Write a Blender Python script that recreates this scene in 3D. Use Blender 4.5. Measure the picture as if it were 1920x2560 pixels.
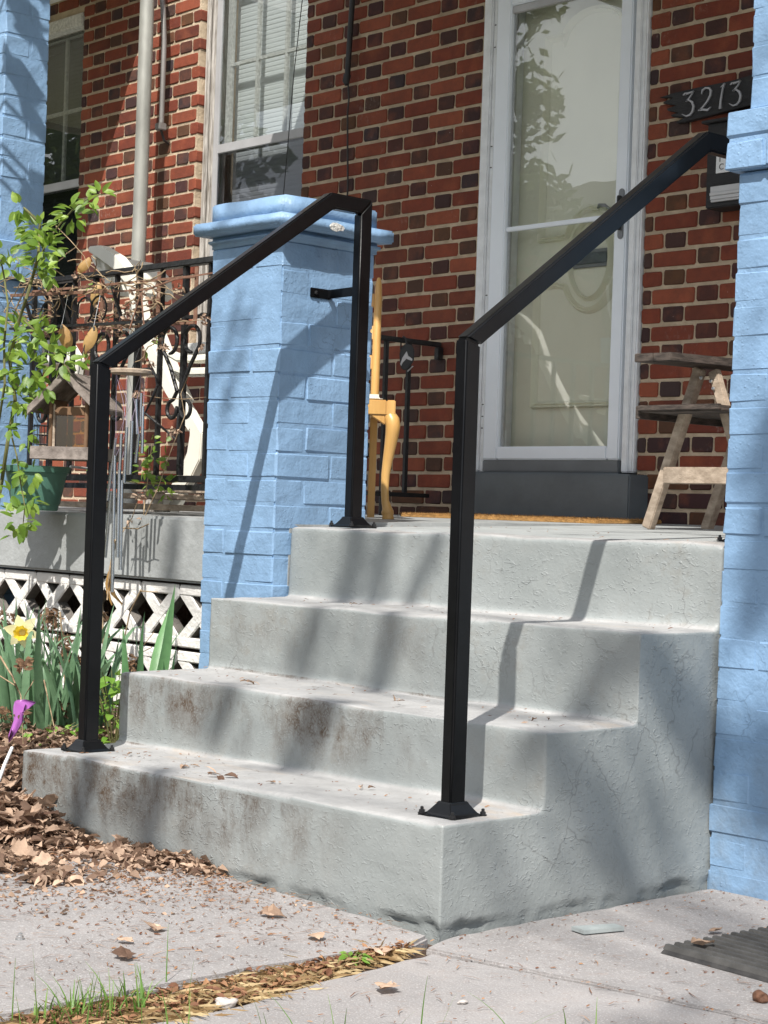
import bpy, bmesh, math, random
from mathutils import Vector, Matrix, noise
R = math.radians
rnd = random.Random(7)
for o in list(bpy.data.objects): bpy.data.objects.remove(o)
S = bpy.context.scene
COL = S.collection

# ---------------------------------------------------------------- camera
CP = Vector((2.44563, -2.45626, 0.80883)); YAW, PITCH, ROLL, FPX = 0.82169, 0.00093, 0.0340, 4512.04
FW = Vector((-math.sin(YAW)*math.cos(PITCH), math.cos(YAW)*math.cos(PITCH), math.sin(PITCH)))
RT0 = Vector((math.cos(YAW), math.sin(YAW), 0)); UP0 = RT0.cross(FW)
RT = RT0*math.cos(ROLL)+UP0*math.sin(ROLL); UP = -RT0*math.sin(ROLL)+UP0*math.cos(ROLL)
cd = bpy.data.cameras.new('camera'); cam = bpy.data.objects.new('camera', cd); COL.objects.link(cam)
cd.sensor_fit = 'VERTICAL'; cd.sensor_height = 24; cd.lens = 24*FPX/2560; cd.clip_start = .05; cd.clip_end = 500
m = Matrix((RT, UP, -FW)).transposed().to_4x4(); m.translation = CP; cam.matrix_world = m
S.camera = cam
# ---------------------------------------------------------------- sky, sun, exposure
SUN = Vector((.64, -1, 1.42)).normalized()
W = bpy.data.worlds.new('World'); S.world = W; W.use_nodes = True
wn = W.node_tree.nodes; wl = W.node_tree.links
bg = wn['Background']; sky = wn.new('ShaderNodeTexSky'); sky.sky_type = 'NISHITA'; sky.sun_disc = False
sky.sun_elevation = math.asin(SUN.z); sky.sun_rotation = math.atan2(SUN.x, SUN.y)
sky.air_density = 1.0; sky.dust_density = 1.6; sky.ozone_density = 1.2
tc = wn.new('ShaderNodeTexCoord'); cn = wn.new('ShaderNodeTexNoise'); cn.inputs['Scale'].default_value = 2.6; cn.inputs['Detail'].default_value = 7
mp = wn.new('ShaderNodeMapping'); mp.inputs['Scale'].default_value = (1, 1, 2.2)
cr = wn.new('ShaderNodeValToRGB'); cr.color_ramp.elements[0].position = .34; cr.color_ramp.elements[1].position = .54
mx = wn.new('ShaderNodeMixRGB'); mx.inputs[2].default_value = (9.0, 9.3, 9.7, 1)
wl.new(tc.outputs['Generated'], mp.inputs[0]); wl.new(mp.outputs[0], cn.inputs['Vector']); wl.new(cn.outputs['Fac'], cr.inputs[0])
wl.new(cr.outputs[0], mx.inputs[0]); wl.new(sky.outputs[0], mx.inputs[1]); wl.new(mx.outputs[0], bg.inputs[0])
bg.inputs['Strength'].default_value = 0.098
sd = bpy.data.lights.new('sun', 'SUN'); sd.energy = 5.0; sd.angle = R(.53); sd.color = (1, .955, .89)
so = bpy.data.objects.new('sun', sd); COL.objects.link(so); so.rotation_euler = SUN.to_track_quat('Z', 'Y').to_euler(); so.location = (4, -6, 9)
S.view_settings.view_transform = 'Standard'; S.view_settings.look = 'None'; S.view_settings.exposure = 0.38; S.view_settings.gamma = 1
S.cycles.max_bounces = 7; S.cycles.diffuse_bounces = 4; S.cycles.glossy_bounces = 3; S.cycles.transparent_max_bounces = 16

# ---------------------------------------------------------------- materials
def _n(t, k, **kw):
    n = t.nodes.new(k)
    for a, b in kw.items():
        if a in n.inputs: n.inputs[a].default_value = b
        else: setattr(n, a, b)
    return n
def pos(t, scale=(1, 1, 1)):
    g = t.nodes.new('ShaderNodeNewGeometry')
    mp = t.nodes.new('ShaderNodeMapping'); mp.inputs['Scale'].default_value = scale
    t.links.new(g.outputs['Position'], mp.inputs[0]); return mp.outputs[0]
def nz(t, scale, detail=4, rough=.6, sc=(1, 1, 1), dist=0):
    n = t.nodes.new('ShaderNodeTexNoise'); n.inputs['Scale'].default_value = scale
    n.inputs['Detail'].default_value = detail; n.inputs['Roughness'].default_value = rough; n.inputs['Distortion'].default_value = dist
    t.links.new(pos(t, sc), n.inputs['Vector']); return n.outputs['Fac']
def ramp(t, fac, a, b, ca=(0, 0, 0, 1), cb=(1, 1, 1, 1)):
    r = t.nodes.new('ShaderNodeValToRGB'); e = r.color_ramp.elements
    e[0].position = a; e[1].position = b; e[0].color = ca; e[1].color = cb
    t.links.new(fac, r.inputs[0]); return r.outputs[0]
def mix(t, fac, a, b, mode='MIX'):
    x = t.nodes.new('ShaderNodeMixRGB'); x.blend_type = mode
    for i, v in enumerate((fac, a, b)):
        if isinstance(v, (int, float)): x.inputs[i].default_value = v if i == 0 else (v, v, v, 1)
        elif isinstance(v, tuple): x.inputs[i].default_value = (*v[:3], 1)
        else: t.links.new(v, x.inputs[i])
    return x.outputs[0]
def mth(t, op, a, b=0.0, clamp=False):
    x = t.nodes.new('ShaderNodeMath'); x.operation = op; x.use_clamp = clamp
    for i, v in enumerate((a, b)):
        if isinstance(v, (int, float)): x.inputs[i].default_value = v
        else: t.links.new(v, x.inputs[i])
    return x.outputs[0]
def comp(t, what, ax):
    g = t.nodes.new('ShaderNodeNewGeometry'); s = t.nodes.new('ShaderNodeSeparateXYZ')
    t.links.new(g.outputs[what], s.inputs[0]); return s.outputs[ax]
def bump(t, h, strength=.3, dist=.01, prev=None):
    b = t.nodes.new('ShaderNodeBump'); b.inputs['Strength'].default_value = strength; b.inputs['Distance'].default_value = dist
    t.links.new(h, b.inputs['Height'])
    if prev is not None: t.links.new(prev, b.inputs['Normal'])
    return b.outputs[0]
def base(name):
    M = bpy.data.materials.new(name); M.use_nodes = True; t = M.node_tree
    return M, t, t.nodes['Principled BSDF']
def put(t, p, col=None, rough=None, nrm=None):
    if col is not None:
        if isinstance(col, tuple): p.inputs['Base Color'].default_value = (*col[:3], 1)
        else: t.links.new(col, p.inputs['Base Color'])
    if rough is not None:
        if isinstance(rough, (int, float)): p.inputs['Roughness'].default_value = rough
        else: t.links.new(rough, p.inputs['Roughness'])
    if nrm is not None: t.links.new(nrm, p.inputs['Normal'])
def simple(name, c, rough=.6, var=.25, scale=12, bs=.2, bscale=60, bd=.004, metal=0, c2=None, spec=None, sc=(1, 1, 1)):
    M, t, p = base(name)
    lo = tuple(v*(1-var) for v in c); hi = tuple(min(1, v*(1+var)) for v in c) if c2 is None else c2
    col = mix(t, ramp(t, nz(t, scale, 5, sc=sc), .3, .7), lo, hi)
    put(t, p, col, rough, bump(t, nz(t, bscale, 4, sc=sc), bs, bd) if bs else None)
    p.inputs['Metallic'].default_value = metal
    if spec is not None: p.inputs['Specular IOR Level'].default_value = spec
    return M
def rand_out(t, island):
    if island:
        return t.nodes.new('ShaderNodeNewGeometry').outputs['Random Per Island']
    return t.nodes.new('ShaderNodeObjectInfo').outputs['Random']
def brick_mat(name, cols, island=False):
    M, t, p = base(name)
    r = t.nodes.new('ShaderNodeValToRGB'); e = r.color_ramp.elements
    while len(e) < len(cols): e.new(.5)
    for i, c in enumerate(cols): e[i].position = i/(len(cols)-1); e[i].color = (*c, 1)
    t.links.new(rand_out(t, island), r.inputs[0])
    c = mix(t, mth(t, 'MULTIPLY', ramp(t, nz(t, 22, 6, .7), .35, .75), .45), r.outputs[0], (.05, .028, .024))
    c = mix(t, mth(t, 'MULTIPLY', ramp(t, nz(t, 9, 4), .5, .8), .35), c, (.42, .13, .06))
    c = mix(t, ramp(t, nz(t, 170, 3), .68, .76), c, (.045, .03, .03))
    eff = mth(t, 'MULTIPLY', ramp(t, nz(t, 3.1, 3), .56, .72), ramp(t, nz(t, 55, 5, .75, sc=(1, 1, .7)), .55, .75))
    c = mix(t, mth(t, 'MULTIPLY', eff, .5), c, (.5, .42, .38))
    c = mix(t, ramp(t, nz(t, 120, 2, sc=(1, 1, .35)), .775, .80), c, (.6, .56, .52))
    put(t, p, c, .82, bump(t, nz(t, 130, 5, .7), .5, .004, bump(t, nz(t, 28, 4), .4, .008)))
    p.inputs['Specular IOR Level'].default_value = .25
    return M
RED = [(.155, .036, .022), (.235, .056, .031), (.185, .043, .025), (.30, .082, .043), (.125, .034, .022), (.25, .064, .034)]
DRK = [(.046, .025, .028), (.075, .034, .027), (.044, .033, .038), (.12, .056, .027), (.054, .027, .031), (.092, .033, .025)]
MT = {}
MT['red'] = brick_mat('red brick', RED); MT['dark'] = brick_mat('dark header brick', DRK)
MT['redI'] = brick_mat('red brick joined', RED, True); MT['darkI'] = brick_mat('dark header joined', DRK, True)
def mortar():
    M, t, p = base('tan mortar')
    c = mix(t, ramp(t, nz(t, 14, 6), .3, .7), (.40, .31, .215), (.62, .50, .36))
    c = mix(t, mth(t, 'MULTIPLY', ramp(t, nz(t, 6, 4), .58, .75), .6), c, (.26, .21, .16))
    put(t, p, c, .95, bump(t, nz(t, 140, 5, .7), .8, .006, bump(t, nz(t, 40, 3), .6, .01))); return M
MT['mortar'] = mortar()
def blue_paint(name='blue masonry paint', c=(.215, .35, .53)):
    M, t, p = base(name)
    b = tuple(v*.80 for v in c); d = tuple(min(1, v*1.14) for v in c)
    col = mix(t, ramp(t, nz(t, 5, 5), .3, .7), b, d)
    chip = ramp(t, nz(t, 38, 5, .75), .735, .755)
    col = mix(t, mth(t, 'MULTIPLY', chip, ramp(t, nz(t, 3, 2), .45, .6)), col, (.62, .60, .58))
    grime = mth(t, 'MULTIPLY', ramp(t, nz(t, 7, 6, .7), .60, .78), .45)
    col = mix(t, grime, col, (.10, .14, .2))
    zz = t.nodes.new('ShaderNodeMapRange'); t.links.new(comp(t, 'Position', 2), zz.inputs[0]); zz.inputs[1].default_value = .55; zz.inputs[2].default_value = .0; zz.clamp = True
    col = mix(t, mth(t, 'MULTIPLY', mth(t, 'MULTIPLY', zz.outputs[0], ramp(t, nz(t, 11, 4, .7), .42, .68)), .5), col, (.16, .17, .17))
    vc = t.nodes.new('ShaderNodeTexVoronoi'); vc.feature = 'DISTANCE_TO_EDGE'; vc.inputs['Scale'].default_value = 13
    nd_ = t.nodes.new('ShaderNodeTexNoise'); nd_.inputs['Scale'].default_value = 25; t.links.new(pos(t), nd_.inputs['Vector'])
    mw = t.nodes.new('ShaderNodeMixRGB'); mw.inputs[0].default_value = .06; t.links.new(pos(t), mw.inputs[1]); t.links.new(nd_.outputs['Color'], mw.inputs[2]); t.links.new(mw.outputs[0], vc.inputs['Vector'])
    ck = mth(t, 'MULTIPLY', ramp(t, vc.outputs['Distance'], .0, .022, (1, 1, 1, 1), (0, 0, 0, 1)), ramp(t, nz(t, 5, 3), .56, .66))
    col = mix(t, mth(t, 'MULTIPLY', ck, .42), col, (.06, .09, .14))
    v = t.nodes.new('ShaderNodeTexVoronoi'); v.inputs['Scale'].default_value = 85; t.links.new(pos(t), v.inputs['Vector'])
    blobs = ramp(t, v.outputs['Distance'], .0, .28, (1, 1, 1, 1), (0, 0, 0, 1))
    blobs = mth(t, 'MULTIPLY', blobs, ramp(t, nz(t, 9, 3), .48, .62))
    n1 = bump(t, nz(t, 22, 3, .6), .40, .012)
    n1 = bump(t, nz(t, 120, 3, .6), .22, .004, n1)
    n1 = bump(t, ck, -.6, .004, n1)
    n1 = bump(t, blobs, .35, .004, n1)
    put(t, p, col, mth(t, 'ADD', mth(t, 'MULTIPLY', nz(t, 30), .3), .34), n1)
    return M
MT['blue'] = blue_paint()
def steps_mat():
    M, t, p = base('grey painted concrete')
    c = mix(t, ramp(t, nz(t, 4, 6), .3, .72), (.225, .245, .243), (.315, .337, .335))
    up = ramp(t, comp(t, 'Normal', 2), .45, .85)
    front = ramp(t, mth(t, 'MULTIPLY', comp(t, 'Normal', 1), -1.0), .4, .7)
    dust = mix(t, ramp(t, nz(t, 7, 6, .7), .35, .7), (.305, .297, .295), (.44, .432, .428))
    dust = mix(t, ramp(t, nz(t, 3.3, 5, .7, sc=(1, 2.2, 1)), .56, .74), dust, (.40, .33, .27))
    c = mix(t, mth(t, 'MULTIPLY', up, .8), c, dust)
    # brown streaks of weathering on the front of the lower steps, heavier to the left
    X = comp(t, 'Position', 0); Z = comp(t, 'Position', 2)
    xr = t.nodes.new('ShaderNodeMapRange'); t.links.new(X, xr.inputs[0]); xr.inputs[1].default_value = -.22; xr.inputs[2].default_value = -.62; xr.clamp = True
    zr = t.nodes.new('ShaderNodeMapRange'); t.links.new(Z, zr.inputs[0]); zr.inputs[1].default_value = .60; zr.inputs[2].default_value = .30; zr.clamp = True
    streak = ramp(t, nz(t, 1.0, 4, .65, sc=(6.5, 1, 3.2), dist=.6), .46, .64)
    v = t.nodes.new('ShaderNodeTexVoronoi'); v.feature = 'DISTANCE_TO_EDGE'; v.inputs['Scale'].default_value = 150
    nv = t.nodes.new('ShaderNodeTexNoise'); nv.inputs['Scale'].default_value = 30; t.links.new(pos(t), nv.inputs['Vector'])
    mv = t.nodes.new('ShaderNodeMixRGB'); mv.inputs[0].default_value = .035; t.links.new(pos(t, (1, 1, .6)), mv.inputs[1]); t.links.new(nv.outputs['Color'], mv.inputs[2])
    t.links.new(mv.outputs[0], v.inputs['Vector'])
    crack = ramp(t, v.outputs['Distance'], .06, .26, (1, 1, 1, 1), (0, 0, 0, 1))
    fz_ = ramp(t, mth(t, 'FRACT', mth(t, 'DIVIDE', mth(t, 'ADD', Z, .372), .188)), .18, .62)
    patch = ramp(t, nz(t, 9, 6, .72, sc=(1, 1, .55)), .47, .58)
    streak = mth(t, 'MULTIPLY', mth(t, 'ADD', mth(t, 'MULTIPLY', streak, .55), mth(t, 'MULTIPLY', patch, .55)), mth(t, 'ADD', mth(t, 'MULTIPLY', fz_, .8), .2))
    dirt = mth(t, 'MULTIPLY', mth(t, 'MULTIPLY', streak, xr.outputs[0]), mth(t, 'MULTIPLY', zr.outputs[0], front))
    c = mix(t, mth(t, 'MULTIPLY', dirt, mth(t, 'ADD', mth(t, 'MULTIPLY', mth(t, 'MULTIPLY', crack, ramp(t, nz(t, 40, 3), .30, .60)), .60), .55), True), c, (.082, .056, .038))
    # fine grime everywhere low on a riser
    gr = mth(t, 'MULTIPLY', ramp(t, nz(t, 16, 7, .75), .52, .72), mth(t, 'MULTIPLY', front, ramp(t, nz(t, 2.1, 3), .42, .62)))
    c = mix(t, mth(t, 'MULTIPLY', gr, .5), c, (.17, .145, .11))
    chip = ramp(t, nz(t, 30, 5, .7), .742, .755)
    chip = mth(t, 'MULTIPLY', chip, ramp(t, nz(t, 2.7, 3), .50, .60))
    c = mix(t, chip, c, (.56, .47, .35))
    v2 = t.nodes.new('ShaderNodeTexVoronoi'); v2.feature = 'DISTANCE_TO_EDGE'; v2.inputs['Scale'].default_value = 9
    t.links.new(mv.outputs[0], v2.inputs['Vector'])
    crack2 = mth(t, 'MULTIPLY', ramp(t, v2.outputs['Distance'], .0, .018, (1, 1, 1, 1), (0, 0, 0, 1)), ramp(t, nz(t, 2.3, 3), .52, .62))
    c = mix(t, mth(t, 'MULTIPLY', crack2, .55), c, (.13, .13, .125))
    n1 = bump(t, nz(t, 17, 3), .22, .010)
    n1 = bump(t, nz(t, 120, 2, .6), .22, .004, n1)
    n1 = bump(t, ramp(t, nz(t, 52, 2, .5, sc=(1, 1, 1.6), dist=1.2), .60, .66), .30, .004, n1)
    n1 = bump(t, mth(t, 'MULTIPLY', crack, dirt), -.5, .004, n1)
    n1 = bump(t, crack2, -.8, .004, n1)
    ridge = ramp(t, nz(t, 34, 3, .5, sc=(1, 1, 2.0), dist=1.5), .60, .66)
    n1 = bump(t, mth(t, 'MULTIPLY', ridge, ramp(t, nz(t, 3.5, 2), .50, .62)), .55, .004, n1)
    put(t, p, c, mth(t, 'ADD', mth(t, 'MULTIPLY', up, .25), .48), n1); return M
MT['steps'] = steps_mat()
def slab_mat():
    M, t, p = base('pale concrete slab')
    c = mix(t, ramp(t, nz(t, 3, 6, .65), .3, .7), (.225, .212, .208), (.315, .30, .297))
    c = mix(t, mth(t, 'MULTIPLY', ramp(t, nz(t, 240, 2), .56, .70), .55), c, (.55, .535, .525))
    c = mix(t, mth(t, 'MULTIPLY', ramp(t, nz(t, 170, 2), .62, .74), .6), c, (.16, .125, .11))
    c = mix(t, mth(t, 'MULTIPLY', ramp(t, nz(t, 34, 6, .8), .56, .72), .55), c, (.27, .19, .15))
    c = mix(t, mth(t, 'MULTIPLY', ramp(t, nz(t, 1.6, 4), .55, .75), .4), c, (.36, .31, .28))
    put(t, p, c, .93, bump(t, nz(t, 160, 4, .7), .5, .004, bump(t, nz(t, 14, 5), .4, .012))); return M
MT['slab'] = slab_mat()
MT['black'] = simple('black powder coated steel', (.0045, .005, .006), .30, .2, 30, .08, 90, .002, spec=.28)
MT['bolt'] = simple('black painted bolt', (.010, .010, .011), .45, .2, 30, .3, 120, .003)
MT['iron'] = simple('old black wrought iron paint', (.013, .013, .014), .5, .5, 25, .6, 60, .005)
MT['white'] = simple('white painted aluminium', (.82, .87, .93), .38, .04, 4, .06, 30, .003)
MT['trim'] = simple('white trim', (.76, .78, .80), .5, .10, 18, .25, 45, .004)
MT['kick'] = simple('dull grey kick plate', (.26, .27, .28), .38, .10, 5, .06, 60, .002, metal=.7)
MT['cream'] = simple('cream green door paint', (.84, .83, .69), .48, .05, 3, .08, 40, .003)
MT['sill'] = simple('dark grey floor paint', (.115, .135, .15), .5, .15, 6, .25, 40, .004)
MT['porch'] = simple('grey porch paint', (.35, .37, .37), .55, .22, 6, .35, 45, .006, sc=(1, 3, 1))
MT['beam'] = simple('weathered grey paint', (.33, .345, .345), .55, .2, 4, .45, 35, .008)
MT['lattice'] = simple('white painted block', (.72, .70, .67), .8, .14, 7, .7, 55, .008)
MT['dark'+'room'] = simple('dark interior', (.02, .021, .023), .9, .2, 5, 0)  # near-black colour stands in for unlit rooms
MT['galv'] = simple('galvanised pipe', (.34, .34, .31), .55, .22, 9, .25, 60, .003, metal=.35, sc=(1, 1, .4))
MT['cond'] = simple('grey conduit', (.24, .23, .22), .5, .15, 9, .2, 50, .003, metal=.3)
MT['bcond'] = simple('black cable conduit', (.022, .022, .024), .5, .3, 9, .2, 50, .003)
MT['oldwood'] = simple('peeling window wood', (.33, .29, .245), .85, .35, 30, .8, 60, .008, c2=(.62, .59, .55), sc=(2, 2, .25))
MT['peel'] = simple('flaking white paint', (.66, .65, .62), .75, .25, 60, .9, 90, .008)
MT['blind'] = simple('white blind slat', (.74, .76, .76), .5, .04, 3, 0); MT['dimblind'] = simple('shaded tone blind slat', (.10, .11, .11), .7, .1, 3, 0)  # second slat colour darkened to stand in for shade in the left window
MT['storm'] = simple('grey storm frame', (.46, .46, .47), .45, .1, 8, .12, 40, .003, metal=.25)
MT['maple'] = simple('honey maple wood', (.56, .30, .085), .36, .16, 5, .12, 35, .002, c2=(.66, .40, .14), sc=(4, 4, .6))
MT['cush'] = simple('cream cushion', (.72, .68, .58), .9, .08, 30, .4, 300, .002)
MT['wood'] = simple('weathered pale timber', (.33, .25, .18), .8, .3, 14, .5, 60, .004, c2=(.52, .42, .325), sc=(1.5, 1.5, 2.5))
MT['darkwood'] = simple('weathered dark timber', (.030, .022, .018), .75, .5, 14, .6, 60, .004, c2=(.11, .085, .07), sc=(1.5, 1.5, 6))
MT['greywood'] = simple('silvered cedar', (.15, .122, .105), .85, .3, 8, .5, 50, .004, c2=(.32, .275, .245), sc=(3, 3, 3))
MT['brownwood'] = simple('brown cedar', (.15, .085, .045), .8, .35, 8, .4, 50, .004)
MT['coir'] = simple('coir mat', (.42, .23, .075), .95, .35, 60, 1, 220, .01)
MT['rubber'] = simple('black ribbed rubber', (.022, .022, .024), .75, .4, 20, .4, 80, .003, c2=(.060, .057, .055)); MT['rib'] = simple('lit tone rubber rib', (.065, .063, .06), .8, .35, 20, .4, 80, .003); MT['rawblock'] = simple('raw concrete', (.16, .145, .13), .95, .3, 20, .8, 70, .008)  # mat ribs coloured lighter than the base to imitate lit ridges over shaded grooves
MT['plaque'] = simple('black stained board', (.014, .014, .016), .6, .4, 12, .5, 40, .006, sc=(1, 1, 6))
MT['digit'] = simple('brushed grey digit', (.40, .40, .42), .45, .08, 20, .1, 100, .001, metal=.3)
MT['screw'] = simple('dark screw', (.02, .02, .02), .5, .2, 20, 0)
MT['paper'] = simple('white card', (.74, .75, .76), .7, .03, 5, 0)
MT['ink'] = simple('black print', (.02, .02, .022), .7, .1, 5, 0)
MT['greyplastic'] = simple('pale grey plastic', (.52, .52, .53), .5, .08, 10, .1, 40, .002)
MT['resin'] = simple('white resin plastic', (.76, .74, .66), .42, .07, 6, .1, 30, .003)
MT['pot'] = simple('green plastic pot', (.085, .20, .155), .5, .15, 6, .1, 30, .003)
MT['rust'] = simple('rusty steel', (.16, .075, .045), .85, .4, 30, .6, 90, .004, c2=(.28, .15, .10))
MT['chime'] = simple('silver chime tube', (.50, .52, .54), .22, .06, 6, 0, metal=1)
MT['string'] = simple('lilac string', (.30, .25, .34), .8, .2, 20, 0)
MT['purple'] = simple('purple plastic', (.33, .10, .36), .38, .12, 6, .1, 30, .003)
MT['stone'] = simple('white quartz pebble', (.46, .42, .39), .7, .15, 30, .5, 60, .006)
MT['tile'] = simple('broken pale tile', (.30, .33, .33), .4, .15, 30, .2, 60, .003)
MT['nut'] = simple('brown seed husk', (.12, .055, .03), .8, .4, 40, .6, 80, .006)
MT['steel'] = simple('shiny steel', (.6, .6, .6), .3, .1, 20, 0, metal=.9)
MT['soil'] = simple('dark garden soil', (.075, .045, .03), .95, .5, 20, 1, 60, .02)
MT['turf'] = simple('turf ground', (.09, .075, .035), .95, .5, 5, .8, 30, .02, c2=(.12, .13, .04))
MT['road'] = simple('asphalt', (.05, .05, .052), .9, .2, 8, .3, 60, .01)
MT['roofw'] = simple('white porch ceiling', (.80, .80, .78), .6, .05, 3, .05, 20, .003)
MT['fasc'] = simple('fascia paint', (.46, .44, .41), .6, .2, 6, .2, 30, .004)
MT['bark'] = simple('bark', (.10, .075, .055), .95, .35, 12, 1, 30, .02, sc=(3, 3, .6))
MT['slate'] = simple('far roof shingle', (.07, .068, .07), .9, .25, 6, 0)
MT['farbrick'] = simple('far brick front', (.20, .085, .055), .9, .25, 12, 0)
MT['patch'] = simple('crumbled mortar', (.36, .375, .37), .8, .25, 20, .8, 60, .01)
MT['pouch'] = simple('black vinyl', (.012, .012, .014), .4, .3, 20, .3, 60, .004)
MT['pouchw'] = simple('flaked white print', (.5, .5, .52), .6, .15, 60, .3, 90, .003)
MT['caulk'] = simple('dirty white caulk', (.40, .39, .37), .8, .3, 60, .9, 90, .008)
def leafmat(name, c, c2, trans=.35, rough=.45, pw=1.6):
    M, t, p = base(name)
    r = mth(t, 'FRACT', mth(t, 'ADD', rand_out(t, False), rand_out(t, True)))
    col = mix(t, mth(t, 'POWER', r, pw), c, c2)
    col = mix(t, mth(t, 'MULTIPLY', ramp(t, nz(t, 45, 3), .4, .7), .35), col, tuple(v*.6 for v in c))
    put(t, p, col, rough, bump(t, nz(t, 90, 3), .3, .003))
    tr = t.nodes.new('ShaderNodeBsdfTranslucent'); t.links.new(mix(t, .5, col, tuple(min(1, v*1.6) for v in c2)), tr.inputs[0])
    ms = t.nodes.new('ShaderNodeMixShader'); ms.inputs[0].default_value = trans
    t.links.new(p.outputs[0], ms.inputs[1]); t.links.new(tr.outputs[0], ms.inputs[2]); t.links.new(ms.outputs[0], t.nodes['Material Output'].inputs[0])
    return M
MT['rose'] = leafmat('rose leaf', (.09, .18, .018), (.30, .43, .07))
MT['blade'] = leafmat('bulb leaf', (.12, .22, .12), (.20, .33, .19), .25, .4)
MT['iris'] = leafmat('iris leaf', (.12, .27, .11), (.20, .38, .16), .3, .4)
MT['fresh'] = leafmat('fresh green leaf', (.13, .27, .03), (.24, .40, .06))
MT['grass'] = leafmat('grass blade', (.09, .20, .03), (.20, .33, .07), .3)
MT['straw'] = leafmat('dry straw', (.22, .13, .05), (.60, .47, .26), .2, .7)
MT['litter'] = leafmat('dry brown leaf', (.08, .038, .022), (.60, .43, .31), .15, .8, 1.25)
MT['crumb'] = leafmat('leaf crumb', (.13, .05, .025), (.40, .22, .11), .1, .8)
MT['vine'] = simple('dead vine', (.20, .12, .07), .9, .4, 30, .3, 80, .003, c2=(.48, .36, .22))
MT['cane'] = simple('green brown cane', (.12, .12, .04), .7, .4, 20, .3, 80, .003)
MT['tan'] = leafmat('tan dry pod leaf', (.44, .25, .08), (.62, .42, .18), .3, .55)
MT['dead'] = leafmat('dead brown foliage', (.10, .055, .03), (.24, .14, .075), .15, .85)
MT['petal'] = leafmat('pale yellow petal', (.78, .72, .38), (.82, .78, .48), .35, .6)
MT['cup'] = leafmat('yellow flower cup', (.85, .55, .04), (.88, .62, .06), .3, .6)
MT['tree'] = leafmat('tree leaf', (.045, .075, .02), (.09, .12, .035), .25)
def glass(name, tint=(1, 1, 1), k=1.0):
    M = bpy.data.materials.new(name); M.use_nodes = True; t = M.node_tree; t.nodes.clear()
    o = t.nodes.new('ShaderNodeOutputMaterial'); a = t.nodes.new('ShaderNodeBsdfTransparent'); a.inputs[0].default_value = (*tint, 1)
    g = t.nodes.new('ShaderNodeBsdfGlossy'); g.inputs['Roughness'].default_value = .004
    lw = t.nodes.new('ShaderNodeLayerWeight'); lw.inputs[0].default_value = .5
    fr = mth(t, 'ADD', mth(t, 'MULTIPLY', mth(t, 'POWER', lw.outputs['Facing'], 5), .96), .043)
    wv = nz(t, 2.2, 2); t.links.new(bump(t, wv, .03, .02), g.inputs['Normal'])
    ms = t.nodes.new('ShaderNodeMixShader'); t.links.new(mth(t, 'MULTIPLY', fr, 2.4*k, True), ms.inputs[0])
    t.links.new(a.outputs[0], ms.inputs[1]); t.links.new(g.outputs[0], ms.inputs[2]); t.links.new(ms.outputs[0], o.inputs[0]); return M
MT['glass'] = glass('door glass', (.98, .99, .985)); MT['wglass'] = glass('window glass', (.88, .9, .9)); MT['dglass'] = glass('dusty storm glass', (.62, .63, .65), .5)
MT['plexi'] = glass('yellowed plastic pane', (.80, .66, .36), .7)

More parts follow.
